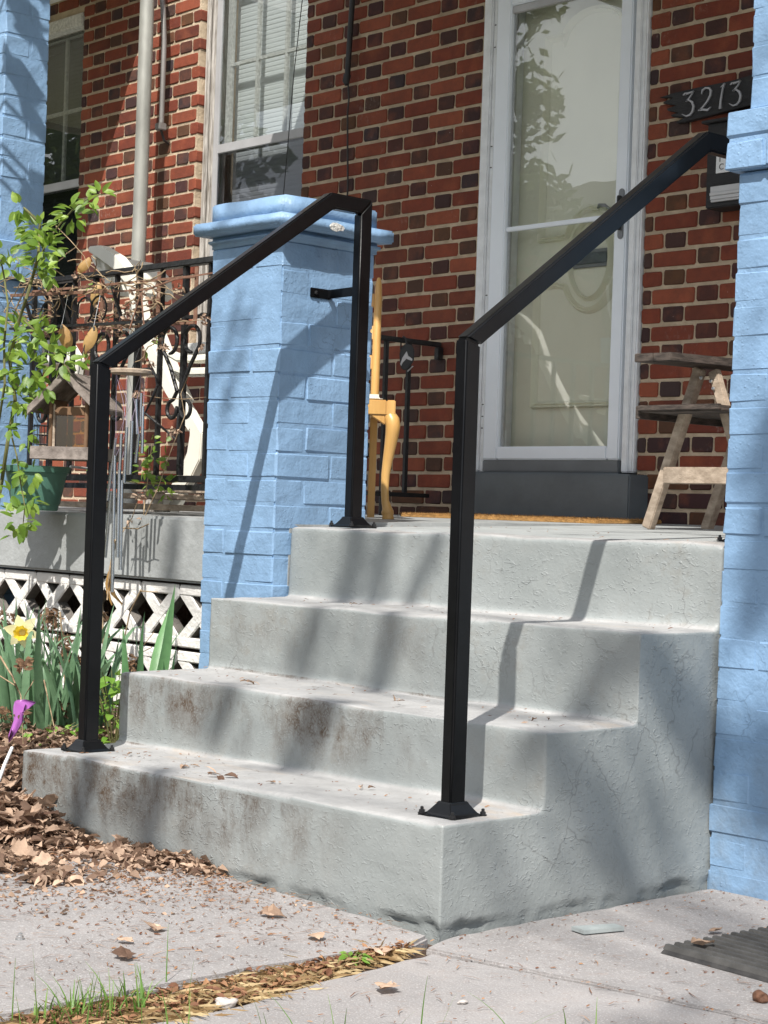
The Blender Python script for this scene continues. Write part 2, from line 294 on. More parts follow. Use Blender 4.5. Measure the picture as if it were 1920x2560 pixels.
# ---------------------------------------------------------------- mesh helpers
WM = {}
class MB:
    def __init__(s): s.v = []; s.f = []
    def add(s, vs, fs):
        o = len(s.v); s.v += [tuple(q) for q in vs]; s.f += [tuple(i+o for i in f) for f in fs]; return s
    def box(s, a, b):
        (x0, y0, z0), (x1, y1, z1) = a, b
        return s.add([(x0, y0, z0), (x1, y0, z0), (x1, y1, z0), (x0, y1, z0), (x0, y0, z1), (x1, y0, z1), (x1, y1, z1), (x0, y1, z1)],
                     [(3, 2, 1, 0), (4, 5, 6, 7), (0, 1, 5, 4), (1, 2, 6, 5), (2, 3, 7, 6), (3, 0, 4, 7)])
    def bar(s, p, q, w, h, up=(0, 0, 1)):
        p, q = Vector(p), Vector(q); d = (q-p).normalized(); u = Vector(up)
        if abs(d.dot(u)) > .98: u = Vector((0, 1, 0))
        a = d.cross(u).normalized()*w/2; b = a.cross(d).normalized()*h/2
        vs = [p-a-b, p+a-b, p+a+b, p-a+b, q-a-b, q+a-b, q+a+b, q-a+b]
        return s.add(vs, [(3, 2, 1, 0), (4, 5, 6, 7), (0, 1, 5, 4), (1, 2, 6, 5), (2, 3, 7, 6), (3, 0, 4, 7)])
    def tube(s, pts, r, n=8, cap=True):
        pts = [Vector(q) for q in pts]; k = len(pts); vs = []; fs = []
        rs = r if isinstance(r, (list, tuple)) else [r]*k
        d0 = (pts[1]-pts[0]).normalized(); u = Vector((0, 0, 1)) if abs(d0.z) < .9 else Vector((1, 0, 0))
        a = d0.cross(u).normalized()
        for i, q in enumerate(pts):
            d = (pts[min(i+1, k-1)]-pts[max(i-1, 0)]).normalized()
            a = (a-d*a.dot(d)); a = a.normalized() if a.length > 1e-6 else d.orthogonal().normalized(); b = d.cross(a)
            for j in range(n):
                t = 2*math.pi*j/n; vs.append(q+(a*math.cos(t)+b*math.sin(t))*rs[i])
        for i in range(k-1):
            for j in range(n):
                fs.append((i*n+j, i*n+(j+1) % n, (i+1)*n+(j+1) % n, (i+1)*n+j))
        if cap: fs += [tuple(range(n))[::-1], tuple(range((k-1)*n, k*n))]
        return s.add(vs, fs)
    def lathe(s, prof, c, n=20, sx=1, sy=1):
        vs = []; fs = []; k = len(prof)
        for r, z in prof:
            for j in range(n):
                t = 2*math.pi*j/n; vs.append((c[0]+r*sx*math.cos(t), c[1]+r*sy*math.sin(t), c[2]+z))
        for i in range(k-1):
            for j in range(n): fs.append((i*n+j, i*n+(j+1) % n, (i+1)*n+(j+1) % n, (i+1)*n+j))
        fs += [tuple(range(n))[::-1], tuple(range((k-1)*n, k*n))]
        return s.add(vs, fs)
    def prism(s, poly, fn0, fn1):
        n = len(poly); vs = [fn0(q) for q in poly]+[fn1(q) for q in poly]
        fs = [tuple(range(n))[::-1], tuple(range(n, 2*n))]+[(i, (i+1) % n, n+(i+1) % n, n+i) for i in range(n)]
        return s.add(vs, fs)
    def mesh(s, name, bev=0, seg=2, ang=30):
        me = bpy.data.meshes.new(name); me.from_pydata(s.v, [], s.f)
        bm = bmesh.new(); bm.from_mesh(me); bmesh.ops.recalc_face_normals(bm, faces=bm.faces)
        if bev:
            es = [e for e in bm.edges if len(e.link_faces) == 2 and e.calc_face_angle(0) > R(ang)]
            bmesh.ops.bevel(bm, geom=es, offset=bev, segments=seg, affect='EDGES', clamp_overlap=True)
        bm.to_mesh(me); bm.free(); return me
def link(name, me, mat, parent=None, wm=None, smooth=False):
    o = bpy.data.objects.new(name, me); COL.objects.link(o)
    if mat is not None and not me.materials: me.materials.append(MT[mat] if isinstance(mat, str) else mat)
    if smooth:
        for q in me.polygons: q.use_smooth = True
    wm = wm or Matrix.Identity(4)
    if parent is not None:
        o.parent = parent; o.matrix_parent_inverse = WM[parent.name].inverted()
    o.matrix_basis = wm; WM[o.name] = wm.copy(); return o
def build(mb, name, mat, parent=None, bev=0, seg=2, smooth=False, ang=30):
    me = mb.mesh(name, bev, seg, ang)
    o = link(name, me, mat, parent, None, smooth)
    if smooth and hasattr(me, 'set_sharp_from_angle'): me.set_sharp_from_angle(angle=R(40))
    return o
def tag(o, label, cat, group=None, kind=None):
    o['label'] = label
    if cat: o['category'] = cat
    if group: o['group'] = group
    if kind: o['kind'] = kind
    return o
def thing(name, loc, label, cat, group=None):
    o = bpy.data.objects.new(name, None); COL.objects.link(o); o.empty_display_size = .1
    o.location = loc; WM[o.name] = Matrix.Translation(loc); return tag(o, label, cat, group)
def struct(o): o['kind'] = 'structure'; return o
def stuff(o): o['kind'] = 'stuff'; return o
def ray(px, py): return FW+RT*((px-960)/FPX)-UP*((py-1280)/FPX)
def onY(px, py, Y): d = ray(px, py); return CP+d*((Y-CP.y)/d.y)
def onX(px, py, X): d = ray(px, py); return CP+d*((X-CP.x)/d.x)
def onZ(px, py, Z): d = ray(px, py); return CP+d*((Z-CP.z)/d.z)
def fb(v, s, o=3): return noise.fractal(Vector(v)*s, 1.0, 2.0, o)
def sm(a, b, x): t = max(0, min(1, (x-a)/(b-a))); return t*t*(3-2*t)

YW = 2.801; Y2, Y3, Y4 = .285, .578, .855; WS = 1.505
CS = .0683; Z8 = .8513

# ================================================================ SETTING
def gz(x, y):
    """height of the planted bed left of the steps"""
    a = sm(-1.30, -1.66, x)*sm(-.20, .30, y)*.15
    b = .055*math.exp(-(((x+1.40)/.20)**2+((y+.14)/.13)**2))
    return -.012+a+b*sm(-.95, -1.2, x)+sm(-1.0, -1.4, x)*.02*sm(-.7, -.3, y)
g = MB().add([(-150, -150, -.10), (150, -150, -.10), (150, 150, -.10), (-150, 150, -.10)], [(0, 1, 2, 3)])
struct(build(g, 'ground', 'turf'))
g = MB().add([(-90, -12.5, -.09), (90, -12.5, -.09), (90, -6.0, -.09), (-90, -6.0, -.09)], [(0, 1, 2, 3)])
struct(build(g, 'road', 'road'))
# garden bed
nx, ny = 70, 60; vs = []; fs = []
for j in range(ny+1):
    for i in range(nx+1):
        x = -4.6+i*(4.6-.98)/nx; y = -1.5+j*(3.9)/ny
        vs.append((x, y, gz(x, y)+.012*fb((x, y, 0), 9)))
for j in range(ny):
    for i in range(nx):
        a = j*(nx+1)+i; fs.append((a, a+1, a+nx+2, a+nx+1))
struct(build(MB().add(vs, fs), 'garden_bed', 'soil', smooth=True))
# concrete slabs of the walk
def slab(poly, z0, z1, seed, jit=.006):
    pts = []
    n = len(poly)
    for i in range(n):
        a, b = Vector((*poly[i], 0)), Vector((*poly[(i+1) % n], 0)); k = max(1, int((b-a).length/.035))
        for j in range(k):
            q = a.lerp(b, j/k); w = jit*fb((q.x+seed, q.y, 3), 14)+jit*.8*fb((q.x, q.y, seed), 45)
            d = (b-a).normalized(); pts.append((q.x-d.y*w, q.y+d.x*w))
    return MB().prism(pts, lambda q: (q[0], q[1], z0), lambda q: (q[0], q[1], z1))
pv = struct(build(slab([(-1.02, -2.6), (.004, -2.6), (.006, -.45), (.036, -.095), (.010, -.034), (-.3, -.022), (-1.05, -.014)], -.09, .010, 1.7), 'pavement', 'slab', bev=.006))
struct(build(slab([(.16, -2.6), (2.6, -2.6), (2.6, .372), (.734, .022), (.40, -.028), (.082, -.10), (.115, -.41), (.150, -.60)], -.09, .0, 5.1), 'pavement', 'slab', bev=.005))
struct(build(slab([(.052, -.088), (.40, -.020), (.734, .030), (2.6, .382), (2.6, .826), (.022, .826), (.016, .012)], -.09, .002, 9.3), 'pavement', 'slab', bev=.004))

# ---------------------------------------------------------------- concrete steps
tR = (.213, .3745, .5727, .7643); tL = (.183, .373, .562, .7626)
def prof(t): return [(0, -.12), (0, t[0]), (Y2, t[0]), (Y2, t[1]), (Y3, t[1]), (Y3, t[2]), (Y4, t[2]), (Y4, t[3]), (.99, t[3]+.002), (.99, -.12)]
pr, pl = prof(tR), prof(tL); n = len(pr)
vs = [(-WS, y, z) for y, z in pl]+[(0, y, z) for y, z in pr]
fs = [tuple(range(n))[::-1], tuple(range(n, 2*n))]+[(i, (i+1) % n, n+(i+1) % n, n+i) for i in range(n)]
me = MB().add(vs, fs).mesh('steps_raw'); tmp = bpy.data.objects.new('tmp', me); COL.objects.link(tmp)
md = tmp.modifiers.new('r', 'REMESH'); md.mode = 'VOXEL'; md.voxel_size = .0085
md = tmp.modifiers.new('s', 'SMOOTH'); md.factor = .5; md.iterations = 1
dg = bpy.context.evaluated_depsgraph_get(); me2 = bpy.data.meshes.new_from_object(tmp.evaluated_get(dg))
bpy.data.objects.remove(tmp); me2.name = 'concrete_steps'
bm = bmesh.new(); bm.from_mesh(me2); bm.normal_update()
for v in bm.verts:
    c = v.co; nn = v.normal
    d = .0045*fb(c, 3.1)+.0014*fb(c, 9)+.0004*fb(c, 38, 2)
    w = .006*fb((c.x, 0, round(c.z*5)), 2.3)*max(0, nn.z)        # treads dip and swell
    und = 0
    lim = .013+.010*fb((c.x, c.y, 5), 13)
    if c.z < lim+.012:
        und = -.012*sm(lim+.010, lim, c.z)*max(0, min(1, fb((c.x, c.y, 2), 6)*1.8+.35))
    hz = Vector((nn.x, nn.y, 0))
    v.co = c+nn*d+Vector((0, 0, w))+hz*und
bm.to_mesh(me2); bm.free()
steps = link('concrete_steps', me2, 'steps', None, None, True)
tag(steps, 'four grey painted concrete steps rising to the porch, streaked with brown dirt', 'steps')
# ---------------------------------------------------------------- porch floor
def ft(y): return .761+(y-.855)*.0235
fl = MB()
fl.prism([(.85, .578), (.85, .777), (2.80, ft(2.8)), (2.80, .578)], lambda q: (-7.2, *q), lambda q: (-1.512, *q))
fl2 = MB().prism([(.985, .60), (.985, ft(.985)), (2.80, ft(2.8)), (2.80, .60)], lambda q: (-1.5115, *q), lambda q: (.0, *q))
fl3 = MB().prism([(.86, .3), (.86, ft(.86)), (2.80, ft(2.8)), (2.80, .3)], lambda q: (.0005, *q), lambda q: (2.6, *q))
pf = struct(build(fl2, 'porch_floor', 'porch', bev=.002))
build(fl, 'floor_slab', 'beam', pf, bev=.008); build(fl3, 'floor_slab', 'beam', pf, bev=.004)

# ---------------------------------------------------------------- house with its brick front
house = thing('brick_house', (-2.3, 2.9, 0), 'red brick house front with dark header bricks, a white door and windows', 'house')
HOLES = [(-4.63, -3.825, 1.545, 3.9), (-2.695, -1.833, .90, 2.985), (-6.62, -5.65, 1.545, 3.40)]
xs = sorted({-9.5, 3.2, *[h[0] for h in HOLES], *[h[1] for h in HOLES]}); zs = sorted({.0, 5.2, *[h[2] for h in HOLES], *[h[3] for h in HOLES]})
wb = MB()
for i in range(len(xs)-1):
    for j in range(len(zs)-1):
        cx, cz = (xs[i]+xs[i+1])/2, (zs[j]+zs[j+1])/2
        if any(h[0] < cx < h[1] and h[2] < cz < h[3] for h in HOLES): continue
        wb.box((xs[i], YW-.0005, zs[j]), (xs[i+1], YW+.24, zs[j+1]))
bm = bmesh.new(); me = bpy.data.meshes.new('wall'); me.from_pydata(wb.v, [], wb.f); bm.from_mesh(me)
bmesh.ops.remove_doubles(bm, verts=bm.verts, dist=1e-5)
seen = {}
for f in list(bm.faces):
    k = frozenset(v.index for v in f.verts); seen.setdefault(k, []).append(f)
bmesh.ops.delete(bm, geom=[f for l in seen.values() if len(l) > 1 for f in l], context='FACES')
bmesh.ops.recalc_face_normals(bm, faces=bm.faces); bm.to_mesh(me); bm.free()
link('wall', me, 'mortar', house)
def brick_verts(l, h, d, seed, proud=.006):
    """front of a brick: chamfered and uneven; x along the wall, -y to the street"""
    q = random.Random(seed); c = .006
    ring = [(-l/2+c, -h/2), (l/2-c, -h/2), (l/2, -h/2+c), (l/2, h/2-c), (l/2-c, h/2), (-l/2+c, h/2), (-l/2, h/2-c), (-l/2, -h/2+c)]
    vs = []
    tilt = (q.uniform(-1, 1)*.0012, q.uniform(-1, 1)*.0010)
    for s, yy, jt in ((.0028, 0, .0014), (0, .0035, .0016), (0, d, .0008)):
        for (x, z) in ring:
            vs.append((x-math.copysign(s, x)+q.uniform(-jt, jt), yy-proud+(tilt[0]*x/l*2+tilt[1]*z/h*2 if yy == 0 else 0)+(q.uniform(-.0006, .0006) if yy == 0 else 0), z-math.copysign(s, z)+q.uniform(-jt, jt)))
    fs = [tuple(range(8))]
    for a in (0, 8):
        for i in range(8): fs.append((a+i, a+8+i, a+8+(i+1) % 8, a+(i+1) % 8))
    return vs, fs
def brick_mesh(l, h, d, seed, mat):
    me = MB().add(*brick_verts(l, h, d, seed)).mesh('brick'); me.materials.append(MT[mat]); return me
SV = [brick_mesh(.194, .0548, .02, 100+i, 'red') for i in range(9)]; HV = [brick_mesh(.0945, .0548, .02, 200+i, 'dark') for i in range(9)]
SVD = [brick_mesh(.194, .0548, .02, 300+i, 'dark') for i in range(3)]
bl = []
for nco in range(-3, 52):
    z0 = Z8+nco*CS
    for k in range(-32, 14):
        for kind in (0, 1):
            off = .5*((nco % 2) ^ kind)
            xc = -1.5375+.305*(k+off); l = .194 if kind == 0 else .0945
            if not (-7.6 < xc < 2.4): continue
            zz = z0+.0068+(xc+1.5)*.0055+.0342
            segs = [(xc-l/2, xc+l/2, False)]
            for hx0, hx1, hz0, hz1 in HOLES:
                if hz0 < zz < hz1:
                    ns = []
                    for a, b, e in segs:
                        if b <= hx0 or a >= hx1: ns.append((a, b, e)); continue
                        if a < hx0: ns.append((a, hx0+.005, True))
                        if b > hx1: ns.append((hx1, b, e))
                    segs = ns
            for a, b, e in segs:
                if b-a > .02: bl.append(((a+b)/2, zz, b-a, kind, e, nco))
def vis(b):
    d = Vector((b[0], YW, b[1]))-CP; z = d.dot(FW); u = 960+FPX*d.dot(RT)/z; v = 1280-FPX*d.dot(UP)/z
    if not (110 < u < 1895 and -25 < v < 1325): return 0
    if 540 < u < 905 and 540 < v: return 0
    if u > 1850 and v > 250: return 0
    if u < 240 and v > 900: return 0
    return 1/z
bl.sort(key=lambda b: -vis(b)); lone = bl[:300]; rest = bl[300:]
for i, (x, z, l, kind, edge, nco) in enumerate(lone):
    q = random.Random(i*13+5); mt = 'red' if kind == 0 else 'dark'
    if kind == 0 and (q.random() < .03 or nco <= 0): mt = 'dark'
    full = abs(l-(.194 if kind == 0 else .0945)) < 1e-4 and not edge
    if full: me = q.choice(SV if mt == 'red' else SVD if kind == 0 else HV)
    else: me = brick_mesh(l, .0548, .10 if edge else .02, 1000+i, mt)
    link('brick', me, None, house, Matrix.Translation((x, YW+q.uniform(-.0015, .0015), z+q.uniform(-.0012, .0012))) @ Matrix.Rotation(q.uniform(-.006, .006), 4, 'Y'))
for kd, mt in ((0, 'redI'), (1, 'darkI')):
    mb = MB()
    for i, (x, z, l, kind, edge, nco) in enumerate(rest):
        if kind != kd: continue
        v_, f_ = brick_verts(l, .0548, .10 if edge else .02, 5000+i)
        mb.add([(a+x, b+YW, c+z) for a, b, c in v_], f_)
    stuff(build(mb, 'brickwork', mt, house))

# ---------------------------------------------------------------- door
YD = YW+.085
cas = MB()
def casing(x0, x1, z0, z1, y0, y1): return MB().box((x0, y0, z0), (x1, y1, z1))
tr = build(casing(-2.690, -2.640, .992, 2.985, YW-.022, YW+.10), 'door_trim', 'trim', house, bev=.006)
build(casing(-2.640, -2.618, .992, 2.94, YW-.012, YW+.10), 'stop', 'trim', tr, bev=.003)
tr = build(casing(-1.890, -1.838, .992, 2.985, YW-.022, YW+.10), 'door_trim', 'trim', house, bev=.006)
build(casing(-1.8875, -1.858, .992, 2.98, YW-.032, YW-.0225), 'stop', 'trim', tr, bev=.004)
build(casing(-1.905, -1.8905, .992, 2.94, YW-.006, YW+.10), 'stop', 'trim', tr, bev=.003)
build(casing(-2.6395, -1.8905, 2.945, 2.985, YW-.020, YW+.10), 'door_trim', 'trim', house, bev=.006)
st = build(MB().box((-2.613, YW-.024, 1.040), (-2.535, YW+.012, 2.935)).box((-1.966, YW-.024, 1.040), (-1.908, YW+.012, 2.935)).box((-2.535, YW-.0235, 1.040), (-1.966, YW+.0115, 1.092)).box((-2.535, YW-.0235, 2.855), (-1.966, YW+.0115, 2.9345)), 'storm_door', 'white', house, bev=.005)
build(MB().box((-2.535, YW-.012, 1.952), (-1.966, YW+.008, 1.970)), 'crossbar', 'white', st, bev=.002)
build(MB().box((-2.5345, YW-.005, 1.0925), (-1.9665, YW-.002, 2.8545)), 'glass_pane', 'glass', st)
for x0, x1 in ((-2.535, -2.522), (-1.978, -1.966)):
    build(MB().box((x0, YW-.001, 1.093), (x1, YW+.011, 2.854)), 'glazing_bead', 'storm', st, bev=.002)
build(MB().box((-2.535, YW-.016, 2.825), (-1.966, YW-.001, 2.8545)), 'glazing_bead', 'storm', st, bev=.002)
build(MB().box((-2.612, YW-.022, .992), (-1.909, YW+.010, 1.0385)), 'kick_plate', 'kick', st, bev=.003)
def stad(cx, z0, z1, w, y0, y1):
    pts = []
    for i in range(9): t = math.pi*i/8; pts.append((cx+w*math.cos(t), z1-w+w*math.sin(t)))
    for i in range(9): t = math.pi+math.pi*i/8; pts.append((cx+w*math.cos(t), z0+w+w*math.sin(t)))
    return MB().prism(pts, lambda q: (q[0], y0, q[1]), lambda q: (q[0], y1, q[1]))
hd = build(stad(-1.930, 1.868, 2.058, .0135, YW-.030, YW-.0245), 'handle_plate', 'kick', st, bev=.0015)
build(stad(-1.930, 1.90, 2.03, .007, YW-.050, YW-.0305), 'pull', 'screw', hd, bev=.003)
for z in (2.70, 2.79, 2.215, 2.30, 1.70, 1.26, 1.212, 1.165):
    build(MB().box((-2.622, YW-.027, z), (-2.6135, YW-.0245, z+.004)), 'hinge_gap', 'screw', st)
# inner door with raised mouldings
idr = build(MB().box((-2.60, YD, .995), (-1.90, YD+.045, 2.93)), 'entry_door', 'cream', house, bev=.003)
build(MB().box((-2.60, YD-.055, .995), (-2.555, YD-.001, 2.93)), 'door_jamb', 'trim', house, bev=.004)
build(MB().box((-2.64, YW+.11, .98), (-2.6005, YD+.05, 2.95)), 'door_jamb', 'trim', house)
def moulding(pts, name, closed=True, w=.026, h=.020):
    P = [Vector((x, 0, z)) for x, z in pts]; k = len(P); mb = MB(); secs = [(-.5, 0), (-.36, 1), (-.05, .45), (.12, .9), (.5, 0)]
    vs = []; fs = []
    for i in range(k):
        a = P[i-1] if (closed or i) else P[i]; b = P[(i+1) % k] if (closed or i < k-1) else P[i]
        d1 = (P[i]-a); d2 = (b-P[i]); d1 = d1.normalized() if d1.length else d2.normalized(); d2 = d2.normalized() if d2.length else d1
        t = (d1+d2).normalized(); nn = Vector((t.z, 0, -t.x)); sc = 1/max(.5, t.dot(d1))
        for (u, hh) in secs: vs.append(P[i]+nn*u*w*sc+Vector((0, YD-.0008-hh*h, 0)))
    m_ = len(secs)
    for i in range(k if closed else k-1):
        for j in range(m_-1): fs.append((i*m_+j, i*m_+j+1, ((i+1) % k)*m_+j+1, ((i+1) % k)*m_+j))
    return build(mb.add(vs, fs), name, 'cream', idr, smooth=True)
cx = -2.205
up = [(-2.42, 2.72), (-2.332, 2.718)]+[(-2.18+.155*math.cos(t), 2.70+.10*math.sin(t)) for t in [math.pi*(1-i/14) for i in range(15)]]+[(-1.99, 2.718), (-1.94, 2.72), (-1.94, 1.922), (-2.0, 1.922)]
oc = (-2.165, 1.84)
up += [(oc[0]+.145*math.cos(t), oc[1]+.185*math.sin(t)) for t in [R(28)+R(124)*i/12 for i in range(13)]]+[(-2.325, 1.922), (-2.425, 1.922)]
moulding(up, 'upper_panel')
lo = [(-2.438, 1.735), (-2.335, 1.735)]+[(oc[0]+.145*math.cos(t), oc[1]-.03-.185*math.sin(t)) for t in [R(152)-R(124)*i/12 for i in range(13)]]+[(-2.0, 1.735), (-1.94, 1.735), (-1.94, 1.262), (-2.436, 1.262)]
moulding(lo, 'lower_panel')
moulding([(oc[0]+.105*math.cos(t), oc[1]-.015+.155*math.sin(t)) for t in [2*math.pi*i/28 for i in range(28)]], 'oval_moulding', w=.018)
ml = build(MB().box((-2.252, YD-.010, 1.792), (-2.062, YD-.001, 1.862)), 'mail_slot', 'kick', idr, bev=.002)
build(MB().box((-2.238, YD-.014, 1.806), (-2.076, YD-.0105, 1.848)), 'flap', 'sill', ml, bev=.002)
build(MB().tube([(-2.128, YD-.015, 2.018), (-2.115, YD-.022, 2.026), (-2.085, YD-.026, 2.023), (-2.06, YD-.016, 2.004)], [.004, .008, .007, .004]), 'knocker', 'kick', idr, smooth=True)
ds = build(MB().box((-2.655, YW-.115, ft(2.7)-.002), (-1.775, YW+.0, .984)), 'door_sill', 'sill', house, bev=.006)
build(MB().box((-2.635, YW-.04, .9845), (-1.89, YW+.24, .9915)), 'threshold', 'sill', house)
build(MB().box((-2.69, YW+.14, .90), (-1.835, YW+.2, 2.98)), 'dark_backing', 'darkroom', house)  # near-black sheet added in place of the unlit inside

# ---------------------------------------------------------------- windows
def window(x0, x1, z0, z1, yf, rail, cols, rows_up, bm_='blind'):
    w = build(MB().box((x0, yf-.03, z0), (x0+.045, yf+.06, z1)).box((x1-.02, yf-.03, z0), (x1, yf+.06, z1)).box((x0+.045, yf-.028, z0), (x1-.02, yf+.058, z0+.05)).box((x0+.045, yf-.028, z1-.06), (x1-.02, yf+.058, z1)), 'window', 'oldwood', house, bev=.006)
    a, b = x0+.047, x1-.022
    build(MB().box((a, yf-.026, z0+.052), (a+.035, yf-.008, z1-.062)).box((b-.022, yf-.026, z0+.052), (b, yf-.008, z1-.062)).box((a+.035, yf-.025, rail-.022), (b-.022, yf-.009, rail+.022)).box((a+.035, yf-.025, z0+.052), (b-.022, yf-.009, z0+.09)), 'storm_frame', 'storm', w, bev=.003)
    s0, s1 = a+.055, b-.03
    ss = build(MB().box((s0-.018, yf+.012, rail-.02), (s0+.022, yf+.034, z1-.063)).box((s1-.014, yf+.012, rail-.02), (s1+.028, yf+.034, z1-.063)).box((s0+.022, yf+.0125, rail-.018), (s1-.014, yf+.0335, rail+.035)), 'upper_sash', 'peel', w, bev=.004)
    for i in range(1, cols):
        x = s0+(s1-s0)*i/cols; build(MB().box((x-.011, yf+.014, rail+.036), (x+.011, yf+.032, z1-.064)), 'muntin', 'peel', ss, bev=.003)
    for i in range(rows_up):
        z = rail+.41*(i+1); build(MB().box((s0+.023, yf+.0155, z-.010), (s1-.015, yf+.0305, z+.010)), 'muntin', 'peel', ss, bev=.003)
    build(MB().box((a+.036, yf-.018, rail+.023), (b-.023, yf-.015, z1-.063)), 'upper_pane', 'wglass', w)
    build(MB().box((a+.036, yf-.019, z0+.091), (b-.023, yf-.016, rail-.023)), 'lower_pane', 'dglass', w)
    bd = build(MB().box((s0-.03, yf+.078, z1-.10), (s1+.03, yf+.10, z1-.065)), 'blind_rail', bm_, w)
    sm_ = MB().add([(s0-.035, -.0125, -.004), (s1+.03, -.0125, -.004), (s1+.03, .0, .0018), (s0-.035, .0, .0018), (s1+.03, .0125, .004), (s0-.035, .0125, .004)], [(0, 1, 2, 3), (3, 2, 4, 5)]).mesh('slat')
    sm_.materials.append(MT[bm_])
    k = 0; z = z0+.06
    while z < z1-.105:
        q = random.Random(k); link('slat', sm_, None, bd, Matrix.Translation((0, yf+.088, z)) @ Matrix.Rotation(R(66+q.uniform(-2, 2)), 4, 'X')); z += .0225; k += 1
    build(MB().box((x0, yf+.16, z0), (x1, yf+.19, z1)), 'dark_backing', 'darkroom', w)  # near-black sheet added to stand for the unlit room
    build(MB().box((x0+.002, YW-.05, z0-.055), (x1-.002, yf-.031, z0-.002)), 'window_sill', 'peel', w, bev=.006)
    return w
w1 = window(-4.627, -3.828, 1.60, 3.88, YW+.085, 2.545, 3, 2)
# old flaking trim beside the brick reveal
build(MB().box((-4.627, YW+.030, 1.60), (-4.604, YW+.053, 3.88)), 'outer_casing', 'oldwood', w1, bev=.006)
w2 = window(-6.615, -5.655, 1.60, 3.395, YW+.085, 2.52, 3, 2, 'dimblind')
build(MB().box((-6.60, YW-.012, 3.33), (-5.66, YW+.053, 3.398)), 'head_trim', 'peel', w2, bev=.006)

# ---------------------------------------------------------------- porch roofs (above the frame; they shade the wall)
def proof(x0, x1, y0, name, label):
    t = thing(name, ((x0+x1)/2, y0, 3.5), label, 'roof')
    build(MB().box((x0, y0, 3.50), (x1, YW-.002, 3.53)), 'ceiling_board', 'roofw', t)
    build(MB().box((x0-.03, y0-.03, 3.531), (x1+.03, YW-.003, 3.70)), 'roof_deck', 'slate', t)
    build(MB().box((x0-.002, y0-.028, 3.46), (x1+.002, y0-.003, 3.5305)), 'fascia', 'fasc', t, bev=.003)
    build(MB().box((x0-.028, y0-.002, 3.46), (x0-.003, YW-.004, 3.5305)), 'fascia', 'fasc', t, bev=.003)
    build(MB().box((x1+.003, y0-.002, 3.46), (x1+.028, YW-.004, 3.5305)), 'fascia', 'fasc', t, bev=.003)
proof(-3.58, 1.2, .64, 'porch_roof', 'porch roof over the front door, just above the view')
proof(-8.6, -5.02, .70, 'neighbour_porch_roof', 'porch roof of the house next door at far left')

# ---------------------------------------------------------------- painted brick piers
def rough_box(a, b, seed, c=.0038, j=.0022):
    q = random.Random(seed); mb = MB().box(a, b); me = mb.mesh('brick'); bm = bmesh.new(); bm.from_mesh(me)
    bmesh.ops.bevel(bm, geom=list(bm.edges), offset=c, segments=1, affect='EDGES', clamp_overlap=True)
    for v in bm.verts: v.co += Vector((q.uniform(-j, j), q.uniform(-j, j), q.uniform(-j, j)))
    bmesh.ops.recalc_face_normals(bm, faces=bm.faces); bm.to_mesh(me); bm.free(); return me
def pier(t, x0, x1, y0, y1, z0, z1, seed, ch=.0745, core=True, seed_phase=0, lean=0):
    """courses of painted bricks round a core; corner bricks alternate"""
    if core: build(MB().prism([(x0+.0015-lean*(1.6-max(0, min(1.6, z0))), z0), (x1-.0015, z0), (x1-.0015, z1), (x0+.0015-lean*(1.6-min(1.6, z1)), z1)], lambda q: (q[0], y0+.0015, q[1]), lambda q: (q[0], y1-.0015, q[1])), 'core', 'blue', t, bev=.004)
    nc = int(round((z1-z0)/ch)); hh = (z1-z0)/nc; g_ = .0065
    for i in range(nc):
        a, b = z0+i*hh+g_*.55, z0+(i+1)*hh-g_*.45
        q = random.Random(seed*77+i)
        ox = q.uniform(-.0022, .0022); oy = q.uniform(-.0022, .0022)
        x0_, x1_, y0_, y1_ = x0+ox-lean*(1.6-min(1.6, a)), x1+ox*.6, y0+oy, y1
        if (i+seed_phase) % 2 == 0:
            L = [(x0_, x0_+.2, y0_, y0_+.1), (x0_+.2+g_, x1_, y0_+q.uniform(-.002, .002), y0_+.2), (x1_-.1, x1_+q.uniform(-.002, .002), y0_+.2+g_, y1_), (x0_, x0_+.1, y0_+.1+g_, y0_+.3), (x0_+.1+g_, x1_-.1-g_, y1_-.1, y1_), (x0_, x0_+.1, y0_+.3+g_, y1_)]
        else:
            L = [(x0_, x0_+.1, y0_, y0_+.2), (x0_+.1+g_, x1_, y0_, y0_+.1), (x1_-.1, x1_+q.uniform(-.002, .002), y0_+.1+g_, y0_+.3), (x1_-.1, x1_, y0_+.3+g_, y1_), (x0_, x0_+.1, y0_+.2+g_, y1_), (x0_+.1+g_, x1_-.1-g_, y1_-.1, y1_)]
        for k, (xa, xb, ya, yb) in enumerate(L):
            yb = min(yb, y1_); xb = min(xb, x1_+.003)
            if xb-xa < .02 or yb-ya < .02: continue
            za, zb = a+q.uniform(-.0025, .0025), b+q.uniform(-.0025, .0025)
            link('brick', rough_box((xa, ya, za), (xb, yb, zb), seed*1000+i*10+k), 'blue', t)
PX0, PX1, PY0, PY1 = -1.842, -1.513, .800, 1.152
tp = thing('brick_pier', (-1.68, .98, 0), 'short light blue painted brick pier with stone cap left of the steps', 'pier', 'blue porch piers')
pier(tp, PX0, PX1, PY0, PY1, 0, 1.575, 3)
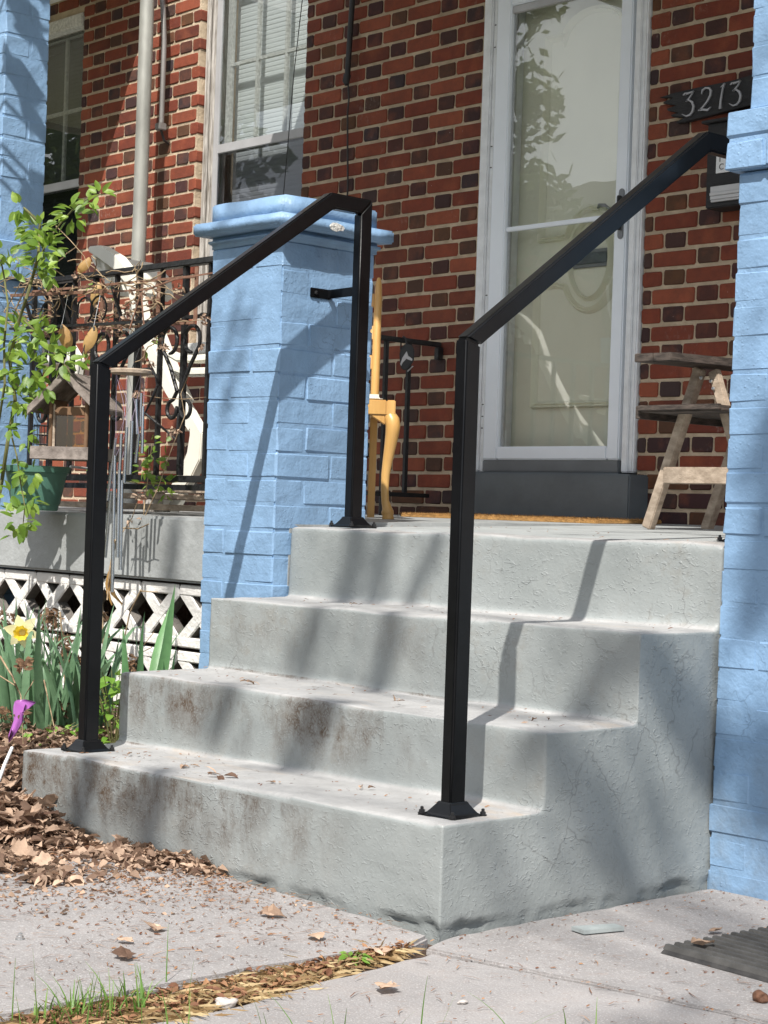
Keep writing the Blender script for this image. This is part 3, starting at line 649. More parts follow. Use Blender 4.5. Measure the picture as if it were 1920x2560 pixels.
def capstone(a, b, name, seed, bev=.012, amp=.006):
    me = MB().box(a, b).mesh(name); bm = bmesh.new(); bm.from_mesh(me)
    bmesh.ops.bevel(bm, geom=list(bm.edges), offset=bev, segments=3, affect='EDGES', clamp_overlap=True)
    bmesh.ops.subdivide_edges(bm, edges=[e for e in bm.edges if e.calc_length() > .08], cuts=5, use_grid_fill=True)
    for v in bm.verts: v.co += Vector((fb(v.co+Vector((seed, 0, 0)), 9), fb(v.co+Vector((0, seed, 0)), 9), fb(v.co+Vector((0, 0, seed)), 9)))*amp
    bm.to_mesh(me); bm.free(); o = link(name, me, 'blue', tp, None, True); return o
capstone((-1.860, .783, 1.574), (-1.492, 1.170, 1.612), 'cap_moulding', 1, .016, .0025)
capstone((-1.876, .748, 1.609), (-1.464, 1.186, 1.646), 'cap_slab', 2, .006, .0025)
capstone((-1.850, .797, 1.642), (-1.508, 1.156, 1.706), 'cap_block', 3, .005, .003)
# flaked patch on the cap edge
b = bmesh.new(); bmesh.ops.create_icosphere(b, subdivisions=2, radius=.03)
for v in b.verts: v.co = Vector((v.co.x*.06, v.co.y*.95, v.co.z*.42))*(1+.25*fb(v.co, 60))+Vector((-1.4635, .955, 1.627))
mm = bpy.data.meshes.new('flaked_patch'); b.to_mesh(mm); b.free(); link('flaked_patch', mm, 'peel', tp)
# right pillar and left column, full height with a corbelled band
def column(x0, x1, y0, y1, label, name, seed, zt=3.49, lean=0):
    t = thing(name, ((x0+x1)/2, (y0+y1)/2, 0), label, 'pillar', 'blue porch piers')
    pier(t, x0, x1, y0, y1, -.03, 1.594, seed, lean=lean)
    build(MB().box((x0-.020, y0-.020, 1.596), (x1+.020, y1+.020, 1.728)), 'band_core', 'blue', t, bev=.004)
    pier(t, x0-.024, x1+.024, y0-.024, y1+.024, 1.595, 1.731, seed+1, .068, core=False, seed_phase=1)
    pier(t, x0+.012, x1-.012, y0+.012, y1-.012, 1.732, zt, seed+2)
    return t
column(.026, .436, .840, 1.250, 'tall light blue painted brick pillar at the right of the steps', 'brick_pillar', 11, lean=.015)
column(-3.465, -3.165, .856, 1.060, 'tall blue painted brick pillar at far left behind the climbing rose', 'brick_pillar', 21)
#mb = MB().tube([(.012+.004*fb((0, 0, i), 2), .838, .0+i*.057) for i in range(14)], [.0055+.002*fb((i, 0, 0), 1.7) for i in range(14)], 6)
#

# ---------------------------------------------------------------- pierced block wall under the porch edge
lat = thing('lattice_wall', (-2.6, .92, .0), 'white pierced concrete block wall under the porch edge behind the daffodils', 'wall')
def block(x0, z0, w=.2035, h=.198, y0=.868, y1=.918):
    q = random.Random(int(x0*1000+z0*77)); m_ = .045; b_ = .030
    cx, cz = x0+w/2, z0+h/2
    mb = MB().box((x0+.002, y0, z0+.003), (x0+w-.002, y1, z0+.003+.032)).box((x0+.002, y0+.0005, z0+h-.036), (x0+w-.002, y1-.0005, z0+h-.003))
    for s in (-1, 1):
        # diagonals as slanted prisms
        xa, xb = cx-s*w/2, cx+s*w/2; za, zb = z0+.012, z0+h-.012; t_ = .032
        e0, e1, H_ = xa+s*.0005, xb-s*.0005, zb-za
        poly = [(e0, za), (e0+s*t_, za), (e1, za+H_*(1-t_/w)), (e1, zb), (e1-s*t_, zb), (e0, za+H_*t_/w)]
        dy = .0015 if s > 0 else .003
        mb.prism(poly, lambda q_: (q_[0], y0+dy, q_[1]), lambda q_: (q_[0], y1-dy, q_[1]))
    me = mb.mesh('block', bev=.004, seg=1); me.materials.append(MT['lattice']); me.materials.append(MT['rawblock'])
    for f in me.polygons:
        if abs(f.normal.y) < .5: f.material_index = 1
    link('block', me, None, lat)
for rz in (.375, .172, -.031):
    for k in range(-7, 2): block(-2.248+k*.2045, rz)
build(MB().box((-3.6, 1.30, -.05), (-1.52, 1.34, .575)), 'dark_void_sheet', 'soil', lat)  # dark sheet added to stand in for the shaded void under the porch

# ================================================================ HANDRAILS
def handrail(xa, xb, zb, yr, label, brx=None):
    """square tube rail on one side of the steps; xa/xb are its left and right faces, zb the tread under the lower post"""
    t = thing('handrail', ((xa+xb)/2, .1, zb), label, 'handrail', 'black stair handrails')
    ex = lambda poly: MB().prism(poly, lambda q: (xa, *q), lambda q: (xb, *q))
    zt = 1.163; ytop = .842; zt2 = 1.70; th = .044
    build(ex([(.085, zb+.004), (.085, zt), (.129, zt-.012), (.129, zb+.004)]), 'post', 'black', t, bev=.0048, seg=3, smooth=True)
    build(ex([(.0851, zt+.0002), (ytop, zt2), (yr+.044, zt2), (yr, zt2-th), (ytop+.014, zt2-th), (.1291, zt-.0118)]), 'rail', 'black', t, bev=.0048, seg=3, smooth=True)
    build(ex([(yr+.0002, ft(1.0)+.004), (yr+.0002, zt2-th-.0003), (yr+.0442, zt2-.0004), (yr+.0442, ft(1.0)+.004)]), 'post', 'black', t, bev=.0048, seg=3, smooth=True)
    cx = (xa+xb)/2
    for cy, z, sc in ((.107, zb, 1), (yr+.022, ft(yr)+.003, 1)):
        hx, hy = (xb-xa)/2+.002, .0242
        rings = [(.050, .050, 0), (.050, .050, .0035), (.041, .042, .005), (.035, .038, .0085), (.0295, .034, .0145), (.0245, .0305, .0205), (.0205, .0275, .0255), (hx+.0015, hy+.0015, .0285), (hx-.0005, hy-.0005, .0305)]
        vs = []; fs = []
        for rx, ry, zz in rings:
            vs += [(cx-rx, cy-ry, z+zz), (cx+rx, cy-ry, z+zz), (cx+rx, cy+ry, z+zz), (cx-rx, cy+ry, z+zz)]
        for i in range(len(rings)-1):
            for j in range(4): fs.append((i*4+j, i*4+(j+1) % 4, i*4+4+(j+1) % 4, i*4+4+j))
        fs += [(3, 2, 1, 0), tuple(range(len(rings)*4-4, len(rings)*4))]
        fl_ = build(MB().add(vs, fs), 'base_flange', 'black', t, bev=.002, seg=2, ang=50)
        for sx in (-1, 1):
            for sy in (-1, 1):
                bx, by = cx+sx*.043, cy+sy*.043
                build(MB().lathe([(.0085, .0046), (.0085, .0062), (.0062, .0064), (.0062, .0115), (.0035, .0122), (.0035, .017), (.002, .018)], (bx, by, z), 6), 'bolt', 'bolt', fl_)
    if brx:
        br = build(MB().bar((brx, .972, 1.438), (xa+.004, .982, 1.442), .006, .026, (0, 0, 1)).box((brx, .905, 1.424), (brx+.006, .985, 1.452)), 'wall_bracket', 'black', t, bev=.002)
        build(MB().lathe([(.006, 0), (.006, .006), (.003, .008)], (0, 0, 0), 6), 'bolt', 'bolt', br).matrix_basis = Matrix.Translation((brx+.005, .922, 1.438)) @ Matrix.Rotation(R(90), 4, 'Y')
    return t
handrail(-.097, -.065, .211, 1.035, 'black square tube handrail on the right side of the steps')
handrail(-1.392, -1.358, .186, .955, 'black square tube handrail on the left, bracketed to the blue pier', PX1-.001)

# ================================================================ WROUGHT IRON PORCH RAILING
def arc(c, r, a0, a1, n, y): return [(c[0]+r*math.cos(R(a0+(a1-a0)*i/n)), y, c[1]+r*math.sin(R(a0+(a1-a0)*i/n))) for i in range(n+1)]
t = thing('iron_railing', (-2.65, .97, .78), 'black wrought iron porch railing with scrolls between the two left piers', 'railing', 'iron porch railings')
build(MB().box((-3.164, .953, 1.572), (-1.846, .987, 1.592)), 'top_rail', 'iron', t, bev=.003)
build(MB().box((-3.164, .962, .886), (-1.846, .978, .908)), 'bottom_rail', 'iron', t, bev=.002)
build(MB().box((-2.195, .964, 1.404), (-1.846, .976, 1.416)), 'cross_rail', 'iron', t, bev=.002)
bx = [-2.067-.001, -2.197, -2.325, -2.452, -2.580, -2.707, -2.835, -2.962, -3.09, -1.94]
for i, x in enumerate(bx):
    wd = .009 if i % 2 else .0075
    build(MB().box((x-wd, .97-wd, .9085), (x+wd, .97+wd, 1.5715)), 'baluster', 'iron', t, bev=.0015)
def scrolls(xc, y, par):
    for s in (-1, 1):
        p = [(xc+s*.012, y, 1.175), (xc+s*.05, y, 1.25), (xc+s*.098, y, 1.315)]+[(xc+s*.060+s*.040*math.cos(R(a)), y, 1.338+.042*math.sin(R(a))) for a in range(-10, 271, 20)]
        build(MB().tube(p, [.0065]*(len(p)-1)+[.0045], 7), 'scroll', 'iron', par, smooth=True)
        p = [(xc+s*.012, y, 1.174), (xc+s*.03, y, 1.15)]+[(xc+s*.036+s*.026*math.cos(R(a)), y, 1.118+.028*math.sin(R(a))) for a in range(60, -201, -20)]
        build(MB().tube(p, [.0065]*(len(p)-1)+[.0045], 7), 'scroll', 'iron', par, smooth=True)
scrolls(-2.197, .957, t); scrolls(-2.58, .957, t); scrolls(-2.962, .957, t)
build(MB().box((-3.164, 1.035, .862), (-1.846, 1.047, .880)), 'rear_rail', 'iron', t)
# short rail against the house wall
t = thing('iron_railing', (-2.88, 2.5, .80), 'short black iron railing beside the wooden chair, fixed into the brick wall', 'railing', 'iron porch railings')
XR = -2.885
build(MB().box((XR-.012, 1.55, 1.505), (XR+.012, 2.785, 1.525)), 'top_rail', 'iron', t, bev=.003)
build(MB().box((XR-.009, 1.55, .880), (XR+.009, 2.745, .897)), 'bottom_rail', 'iron', t, bev=.002)
build(MB().box((XR-.014, 2.765, 1.452), (XR+.014, 2.793, 1.5045)), 'end_bracket', 'iron', t, bev=.003)
for y in (2.61, 2.483, 2.355, 2.228, 2.10, 1.973, 1.845, 1.718, 1.59):
    build(MB().box((XR-.0085, y-.0085, .8975), (XR+.0085, y+.0085, 1.5045)), 'baluster', 'iron', t, bev=.0015)
build(MB().tube([(XR, 2.483, .80), (XR, 2.483, .8795)], .009, 8), 'foot', 'iron', t)
for zc, r in ((1.42, .04), (1.25, .03), (1.06, .03)):
    build(MB().tube([(XR, 2.355+r+r*math.cos(R(a)), zc+r*math.sin(R(a))) for a in range(180, 480, 25)], .006, 7), 'scroll', 'iron', t, smooth=True)

# pouch hanging on that railing
ph = thing('hanging_pouch', (-2.86, 2.56, 1.43), 'black pouch with flaked white print hanging on the short wall railing', 'pouch')
pc = onX(1016, 893, -2.862); rr = RT0; dd = Vector((-FW.x, -FW.y, 0)).normalized()
def pw(u, v, d=0): return pc+RT0*u+Vector((0, 0, v))+dd*d
s_ = 1/7.54*.00165   # crop pixel to metre
outl = [(-60, -130), (0, -155), (70, -150), (140, -100), (165, 0), (168, 130), (165, 190), (40, 370), (0, 388), (-60, 375), (-95, 330), (-125, 180), (-135, 60), (-115, -40)]
outl = [((x-10)*s_*.92, -(y-110)*s_*.92) for x, y in outl]
mb = MB().prism(outl, lambda q: pw(q[0], q[1], .022), lambda q: pw(q[0]*.94, q[1]*.96, -.004))
build(mb, 'body', 'pouch', ph, bev=.006, seg=3, smooth=True)
fl_ = [(-110, 260), (-70, 130), (10, 0), (45, 90), (130, 150), (125, 190), (60, 170), (10, 150), (-60, 230), (-90, 300)]
build(MB().prism([((x-10)*s_*.92, -(y-110)*s_*.92) for x, y in fl_], lambda q: pw(q[0], q[1], .0235), lambda q: pw(q[0], q[1], .0221)), 'white_print', 'pouchw', ph)
build(MB().tube([pw(.0, .040, .012), pw(-.005, .075, .012), pw(-.014, .083, .006), pw(-.024, .07, -.008), pw(-.024, .03, -.012)], .0035, 6), 'strap', 'pouch', ph, smooth=True)
build(MB().tube([pw(.028, -.035, .004), pw(.006, -.058, .004)], .0028, 5), 'zip_edge', 'greyplastic', ph)

# ================================================================ WOODEN CHAIR
Fd = Vector((.73, -.683, 0)).normalized(); Rd = Vector((.683, .73, 0)).normalized(); P0 = Vector((-2.034, 1.727, 0)); FZ = ft(1.75)
ch = thing('wooden_chair', (-2.35, 1.72, FZ), 'honey coloured wooden chair with curved front leg half hidden behind the blue pier', 'chair')
def cl(u, d, z): return P0+Rd*u-Fd*d+Vector((0, 0, FZ+z))
def cab(u0, s):
    # cabriole leg: swept round section with knee and pad foot
    prof_ = [(.000, 0, .013), (.000, .004, .017), (.001, .012, .021), (.001, .020, .019), (.000, .026, .021), (-.001, .034, .0215), (-.003, .046, .0165), (-.010, .07, .0135), (-.013, .11, .0135), (-.012, .16, .0150), (-.006, .21, .0175), (.001, .26, .0205), (.006, .30, .0235), (.008, .325, .0255), (.004, .345, .0255), (-.004, .360, .022)]
    k = len(prof_)
    return MB().tube([cl(u0+s*o, -o*.8, z) for o, z, r in prof_], [r for o, z, r in prof_], 14)
build(cab(0, 1), 'front_leg', 'maple', ch, smooth=True); build(cab(-.44, -1), 'front_leg', 'maple', ch, smooth=True)
def obox(u0, u1, d0, d1, z0, z1):
    mb = MB(); vs = [cl(u, d, z) for z in (z0, z1) for (u, d) in ((u0, d0), (u1, d0), (u1, d1), (u0, d1))]
    return mb.add(vs, [(3, 2, 1, 0), (4, 5, 6, 7), (0, 1, 5, 4), (1, 2, 6, 5), (2, 3, 7, 6), (3, 0, 4, 7)])
build(obox(-.016, .014, -.018, .020, .361, .412), 'leg_block', 'maple', ch, bev=.003)
build(obox(-.456, -.426, -.018, .020, .361, .412), 'leg_block', 'maple', ch, bev=.003)
build(obox(-.425, -.0165, -.016, .008, .361, .412), 'seat_rail', 'maple', ch, bev=.003)
for u in (-.44, -.03): build(MB().bar(cl(u if u < -.1 else .0, .02, .386), cl(-.40 if u < -.1 else -.04, .40, .386), .02, .05), 'seat_rail', 'maple', ch, bev=.002)
ear = [(-.02, .327), (-.075, .361), (-.02, .361)]
build(MB().prism(ear, lambda q: cl(q[0], -.012, q[1]), lambda q: cl(q[0], .008, q[1])), 'knee_bracket', 'maple', ch, bev=.003)
ear = [(-.42, .327), (-.365, .361), (-.42, .361)]
build(MB().prism(ear, lambda q: cl(q[0], -.012, q[1]), lambda q: cl(q[0], .008, q[1])), 'knee_bracket', 'maple', ch, bev=.003)
me = obox(-.42, -.030, .0, .385, .402, .432).mesh('cushion', bev=.014, seg=3); link('cushion', me, 'cush', ch, None, True)
for u in (-.062, -.385):
    build(MB().prism([(u-.013, 0), (u+.013, 0), (u+.013, .37), (u-.013, .37)], lambda q: cl(q[0], .40, q[1]), lambda q: cl(q[0], .435, q[1])), 'rear_leg', 'maple', ch, bev=.003)
    build(MB().tube([cl(u, .42, .37), cl(u, .43, .55), cl(u, .455, .72), cl(u, .48, .83), cl(u, .487, .865), cl(u, .492, .89)], [.0155, .0155, .0145, .0135, .0125, .006], 12), 'back_post', 'maple', ch, smooth=True)
for z in (.55, .66, .78):
    build(MB().prism([(-.385, z), (-.047, z), (-.047, z+.05), (-.216, z+.062), (-.385, z+.05)], lambda q: cl(q[0], .44+(q[1]-.55)*.18, q[1]), lambda q: cl(q[0], .455+(q[1]-.55)*.18, q[1])), 'back_slat', 'maple', ch, bev=.003)

# ================================================================ WOODEN STEP STOOL
sg = thing('step_stool', (-.93, 2.1, ft(2.1)), 'weathered wooden folding step stool beside the blue pillar at right', 'step stool')
YS = 2.0; fz = ft(2.1)
def sb(p, q, w, h, name, mat, up=(0, 1, 0), bev=.003): return build(MB().bar(p, q, w, h, up), name, mat, sg, bev=bev)
for y in (YS, YS+.30):
    sb((-1.130, y, fz+.002), (-.948, y, 1.285), .034, .030, 'leg', 'wood')
    sb((-.72, y+.012, fz+.002), (-.905, y+.012, 1.278), .034, .024, 'rear_leg', 'wood')
sb((-1.058, YS-.022, .957), (-.80, YS-.022, .957), .012, .052, 'brace', 'wood', (0, 0, 1))
sb((-1.058, YS+.322, .957), (-.80, YS+.322, .957), .012, .052, 'brace', 'wood', (0, 0, 1))
tp_ = [(-1.045, 1.80), (-.975, 1.80), (-.86, 2.44), (-.93, 2.44)]
build(MB().prism(tp_, lambda q: (q[0], q[1], 1.292), lambda q: (q[0], q[1], 1.318)), 'top_board', 'darkwood', sg, bev=.002)
tp_ = [(-.972, 1.80), (-.905, 1.80), (-.79, 2.44), (-.857, 2.44)]
build(MB().prism(tp_, lambda q: (q[0], q[1], 1.2915), lambda q: (q[0], q[1], 1.3175)), 'top_board', 'darkwood', sg, bev=.002)
for i in range(4):
    y0 = 1.875+i*.122
    build(MB().box((-1.075, y0, 1.146), (-.77, y0+.115, 1.163)), 'tread_slat', 'darkwood', sg, bev=.002)
build(MB().box((-1.092, 1.872, 1.126), (-1.0755, 2.358, 1.166)), 'tread_rail', 'darkwood', sg, bev=.002)
build(MB().box((-1.075, 1.860, 1.149), (-.77, 1.8745, 1.166)), 'tread_rail', 'darkwood', sg, bev=.002)
for (x, z) in ((-.93, 1.255), (-.902, 1.245), (-.892, 1.222)):
    build(MB().lathe([(.006, 0), (.006, .004), (.003, .005)], (0, 0, 0), 8), 'screw', 'steel', sg).matrix_basis = Matrix.Translation((x, YS-.0165+(.012 if x > -.92 else 0), z)) @ Matrix.Rotation(R(90), 4, 'X')

# ================================================================ MATS
mt_ = [(-2.60, 2.32), (-1.595, 2.30), (-1.60, 2.665), (-2.60, 2.67)]
cm = build(MB().prism(mt_, lambda q: (q[0], q[1], ft(q[1])+.001), lambda q: (q[0], q[1], ft(q[1])+.017)), 'door_mat', 'coir', bev=.004)
tag(cm, 'brown coir door mat lying in front of the white door', 'door mat')
tuft = MB(); q = random.Random(3)
for i in range(2600):
    x = q.uniform(-2.6, -1.6); y = q.choice([q.uniform(2.31, 2.66), 2.315+q.uniform(0, .02)]); z = ft(y)+.016; a = q.uniform(0, 6.28); l = q.uniform(.004, .011)
    p = Vector((x, y, z)); d = Vector((math.cos(a)*.5, math.sin(a)*.5, .9))*l; s = Vector((math.sin(a), -math.cos(a), 0))*.0012
    tuft.add([p-s, p+s, p+d], [(0, 1, 2)])
stuff(build(tuft, 'bristles', 'coir', cm))
rm = thing('rubber_mat', (.8, .5, .0), 'black ribbed rubber mat on the paving at lower right', 'mat')
c0 = Vector((.338, .250, 0)); ex = Vector((1, -.055, 0)).normalized(); ey = Vector((.075, 1, 0)).normalized()
def mq(u, v, z): return c0+ex*u+ey*v+Vector((0, 0, .003+z))
build(MB().add([mq(0, 0, 0), mq(.75, 0, 0), mq(.75, .46, 0), mq(0, .46, 0), mq(0.004, 0.004, .007), mq(.75, .004, .007), mq(.75, .456, .007), mq(.004, .456, .007)], [(3, 2, 1, 0), (4, 5, 6, 7), (0, 1, 5, 4), (1, 2, 6, 5), (2, 3, 7, 6), (3, 0, 4, 7)]), 'mat_base', 'rubber', rm)
for i in range(17):
    v0 = .004+i*.0268
    build(MB().add([mq(.002, v0, .0072), mq(.75, v0, .0072), mq(.75, v0+.0165, .0072), mq(.002, v0+.0165, .0072), mq(.004, v0+.004, .0165), mq(.75, v0+.004, .0165), mq(.75, v0+.0125, .0165), mq(.004, v0+.0125, .0165)], [(4, 5, 6, 7), (0, 1, 5, 4), (1, 2, 6, 5), (2, 3, 7, 6), (3, 0, 4, 7)]), 'rib', 'rib', rm)

# ================================================================ HOUSE NUMBER, MAILBOX
pq = thing('house_number_plaque', (-1.5, YW-.02, 2.33), 'black jagged wooden plaque with grey digits 3213 on the brick wall', 'plaque')
def pp(px, py, y=YW-.03): v = onY(1580+px/4.879, py/4.879, y); return (v.x, v.z)
ol = [(330, 1190), (480, 1140), (760, 1075), (1200, 985), (1480, 905), (1850, 830), (1850, 1200), (1470, 1278), (1000, 1395), (640, 1490), (530, 1500), (560, 1470), (640, 1430), (480, 1425), (470, 1400), (560, 1372), (430, 1350), (420, 1325), (530, 1285), (370, 1260), (385, 1240), (500, 1190)]
ol = [pp(*c) for c in ol]
build(MB().prism(ol, lambda q: (q[0], YW-.008, q[1]), lambda q: (q[0], YW-.030, q[1])), 'board', 'plaque', pq, bev=.002)
def digit(polys, name='digit'):
    mb = MB()
    for pts, ws in polys:
        P = [Vector((*pp(a, b), 0)) for a, b in pts]; n_ = len(P); vs = []; fs = []
        W_ = [w*.000192 for w in ws]
        for i in range(n_):
            d = (P[min(i+1, n_-1)]-P[max(i-1, 0)]).normalized(); nn = Vector((-d.y, d.x, 0))*W_[i]/2
            for yy in (YW-.0365, YW-.0303):
                vs += [(P[i].x-nn.x, yy, P[i].y-nn.y), (P[i].x+nn.x, yy, P[i].y+nn.y)]
        for i in range(n_-1):
            a = i*4; b = a+4
            fs += [(a, a+1, b+1, b), (a+2, b+2, b+3, a+3), (a, b, b+2, a+2), (a+1, a+3, b+3, b+1)]
        fs += [(0, 2, 3, 1), (n_*4-4, n_*4-3, n_*4-1, n_*4-2)]; mb.add(vs, fs)
    return build(mb, name, 'digit', pq)
def three(dx, dy):
    d = digit([([(632+dx, 1165+dy), (655+dx, 1150+dy), (700+dx, 1140+dy), (762+dx, 1115+dy)], [14, 44, 34, 16]),
               ([(760+dx, 1110+dy), (722+dx, 1180+dy), (672+dx, 1242+dy)], [12, 22, 26]),
               ([(664+dx, 1240+dy), (705+dx, 1222+dy), (745+dx, 1250+dy), (760+dx, 1300+dy), (748+dx, 1360+dy), (715+dx, 1405+dy), (670+dx, 1420+dy), (620+dx, 1395+dy)], [14, 30, 42, 44, 44, 38, 26, 10])])
    for a, b in ((664, 1155), (718, 1378)):
        v = pp(a+dx, b+dy); build(MB().lathe([(.0022, 0), (.0022, .001)], (0, 0, 0), 8), 'screw', 'screw', d).matrix_basis = Matrix.Translation((v[0], YW-.0366, v[1])) @ Matrix.Rotation(R(90), 4, 'X')
three(0, 0); three(574, -128)
digit([([(858, 1150), (868, 1105), (905, 1075), (950, 1078), (972, 1110), (965, 1165), (930, 1235), (880, 1300), (835, 1345)], [14, 30, 28, 34, 42, 40, 34, 28, 22]), ([(818, 1350), (870, 1338), (930, 1345), (968, 1308)], [20, 40, 44, 10])])
digit([([(1140, 1018), (1118, 1075), (1104, 1150), (1090, 1240), (1085, 1330)], [14, 26, 28, 36, 56]), ([(1140, 1016), (1118, 1045), (1092, 1068)], [12, 18, 8])])
mbx = thing('mailbox', (-1.3, YW-.05, 2.05), 'black wall mailbox with a white card, half hidden behind the right pillar', 'mailbox')
build(MB().box((-1.482, YW-.105, 1.925), (-1.12, YW-.008, 2.225)), 'body', 'plaque', mbx, bev=.004)
build(MB().prism([(YW-.12, 2.226), (YW-.12, 2.236), (YW-.008, 2.262), (YW-.008, 2.226)], lambda q: (-1.50, *q), lambda q: (-1.10, *q)), 'lid', 'plaque', mbx, bev=.002)
build(MB().box((-1.437, YW-.109, 2.045), (-1.16, YW-.1055, 2.145)), 'card', 'paper', mbx)
build(MB().box((-1.45, YW-.112, 2.148), (-1.14, YW-.1055, 2.156)), 'card_holder', 'greyplastic', mbx)
for k, (z0, z1, dy) in enumerate(((1.976, 1.998, .118), (1.965, 1.9755, .122), (1.952, 1.9645, .118), (1.944, 1.9515, .114))):
    build(MB().box((-1.452, YW-dy, z0), (-1.13, YW-.1055, z1)), 'newspaper_slot', 'greyplastic', mbx, bev=.001)
for k, (chx, zz) in enumerate((('W', 2.122), ('I', 2.090), ('C', 2.062))):
    fc = bpy.data.curves.new('letter', 'FONT'); fc.body = chx; fc.size = .030; fc.extrude = .0003
    tmp = bpy.data.objects.new('tmp', fc); COL.objects.link(tmp); bpy.context.view_layer.update()
    lm_ = bpy.data.meshes.new_from_object(tmp.evaluated_get(bpy.context.evaluated_depsgraph_get())); bpy.data.objects.remove(tmp)
    lm_.materials.clear(); link('letter', lm_, 'ink', mbx, Matrix.Translation((-1.424, YW-.1096, zz-.006)) @ Matrix.Rotation(R(90), 4, 'X'))

# ================================================================ PIPES
gp = build(MB().tube([(-4.80, 2.60, ft(2.6)), (-4.80, 2.60, 2.2), (-4.80, 2.60, 3.499)], .0345, 20), 'galvanised_pipe', 'galv', smooth=True)
tag(gp, 'tall grey galvanised pipe standing in front of the brick between the windows', 'pipe')
cp = thing('conduit', (-4.86, 2.74, 2.7), 'thin grey conduit with angled end beside the galvanised pipe', 'conduit')
build(MB().tube([(-4.90, 2.74, 3.46), (-4.855, 2.735, 3.25), (-4.838, 2.735, 3.1), (-4.838, 2.735, 2.69)], .0135, 10), 'tube', 'cond', cp, smooth=True)
build(MB().box((-4.866, 2.715, 2.655), (-4.822, 2.757, 2.690)), 'end_cap', 'cond', cp, bev=.004)
build(MB().tube([(-4.838, 2.735, 2.655), (-4.845, 2.76, 2.61), (-4.85, 2.79, 2.60)], .007, 6), 'wire', 'bcond', cp)
bc = thing('cable_conduit', (-3.49, 2.76, 2.7), 'black conduit with a loose cable running down the brick wall above the pier', 'conduit')
build(MB().tube([(-3.480, 2.765, 3.49), (-3.484, 2.765, 3.05), (-3.497, 2.762, 2.72)], .0125, 10), 'tube', 'bcond', bc, smooth=True)
build(MB().tube([(-3.497, 2.762, 2.725), (-3.500, 2.758, 2.695), (-3.494, 2.758, 2.68)], [.017, .016, .010], 10), 'end_cap', 'bcond', bc, smooth=True)
build(MB().tube([(-3.494, 2.765, 2.685), (-3.488, 2.768, 2.62), (-3.494, 2.768, 2.56), (-3.486, 2.768, 2.40), (-3.478, 2.77, 2.24), (-3.482, 2.77, 2.0), (-3.47, 2.77, 1.4)], .0042, 6), 'cable', 'bcond', bc, smooth=True)
lw = build(MB().tube([onY(758, -20, 2.70), onY(735, 180, 2.70), onY(718, 380, 2.70), onY(708, 490, 2.70), onY(700, 650, 2.70)], .0022, 5), 'loose_wire', 'bcond', smooth=True)
tag(lw, 'thin loose wire hanging in front of the window with blinds', 'wire')

# ================================================================ THINGS ON THE IRON RAILING
# bird feeder
fc_ = Vector((-2.435, .73, 0)); fa = R(-14)
fu = Vector((RT0.x*math.cos(fa)-RT0.y*math.sin(fa), RT0.x*math.sin(fa)+RT0.y*math.cos(fa), 0)); fdv = Vector((-fu.y, fu.x, 0))
bf = thing('bird_feeder', (fc_.x, fc_.y, .95), 'small wooden house shaped bird feeder behind the left handrail post', 'bird feeder')
def fp(u, d, z): return fc_+fu*u*.78+fdv*d*.78+Vector((0, 0, z))
def fbox(u0, u1, d0, d1, z0, z1, name, mat, bev=.002, par=None):
    vs = [fp(u, d, z) for z in (z0, z1) for (u, d) in ((u0, d0), (u1, d0), (u1, d1), (u0, d1))]
    return build(MB().add(vs, [(3, 2, 1, 0), (4, 5, 6, 7), (0, 1, 5, 4), (1, 2, 6, 5), (2, 3, 7, 6), (3, 0, 4, 7)]), name, mat, par or bf, bev=bev)
fbox(-.135, .135, -.10, .10, .950, .962, 'tray_floor', 'brownwood')
for d0, d1 in ((-.112, -.1005), (.1005, .112)): fbox(-.147, .147, d0, d1, .944, .985, 'tray_rail', 'greywood')
for u0, u1 in ((-.147, -.1355), (.1355, .147)): fbox(u0, u1, -.1, .1, .9445, .9845, 'tray_rail', 'greywood')
for s in (-1, 1):
    u0, u1 = (-.085, -.070) if s < 0 else (.070, .085)
    fbox(u0, u1, -.075, .075, .9625, 1.135, 'side_panel', 'brownwood')
    a_ = [(0, 1.222), (s*.155, 1.108), (s*.155, 1.090), (0, 1.2035)]
    if s < 0: a_ = a_[::-1]
    build(MB().prism(a_, lambda q: fp(q[0], -.115, q[1]), lambda q: fp(q[0], .115, q[1])), 'roof_board', 'greywood', bf, bev=.002)
    b_ = [(s*.001, 1.2245), (s*.158, 1.109), (s*.158, 1.080), (s*.001, 1.195)]
    for dd_ in (-.128, .1155): build(MB().prism(b_, lambda q: fp(q[0], dd_, q[1]), lambda q: fp(q[0], dd_+.012, q[1])), 'fascia_board', 'greywood', bf, bev=.002)
fbox(-.0695, .0695, -.070, -.060, 1.085, 1.112, 'cross_bar', 'brownwood')
fbox(-.0695, .0695, -.066, -.063, .965, 1.084, 'clear_panel', 'plexi', 0); fbox(-.0695, .0695, .063, .066, .965, 1.084, 'clear_panel', 'plexi', 0)
fbox(-.0690, -.058, -.072, -.0665, .963, 1.12, 'corner_strip', 'wood')
cg = MB()
sc_ = thing('suet_cage', tuple(fp(-.11, -.03, .99)), 'small black wire suet cage on the left side of the bird feeder', 'wire cage')
for z in (.992, 1.022, 1.052): build(MB().tube([fp(-.150, -.07, z), fp(-.088, -.07, z), fp(-.088, .03, z), fp(-.150, .03, z), fp(-.150, -.07, z)], .0016, 5), 'wire_hoop', 'iron', sc_)
for u in (-.150, -.135, -.119, -.104, -.088): build(MB().tube([fp(u, -.07, .987), fp(u, -.07, 1.054)], .0014, 5), 'wire', 'iron', sc_)
build(MB().tube([fp(0, 0, 1.2), fp(.01, .03, 1.3), fp(.015, .08, 1.38)], .0015, 5), 'hanging_wire', 'iron', bf)

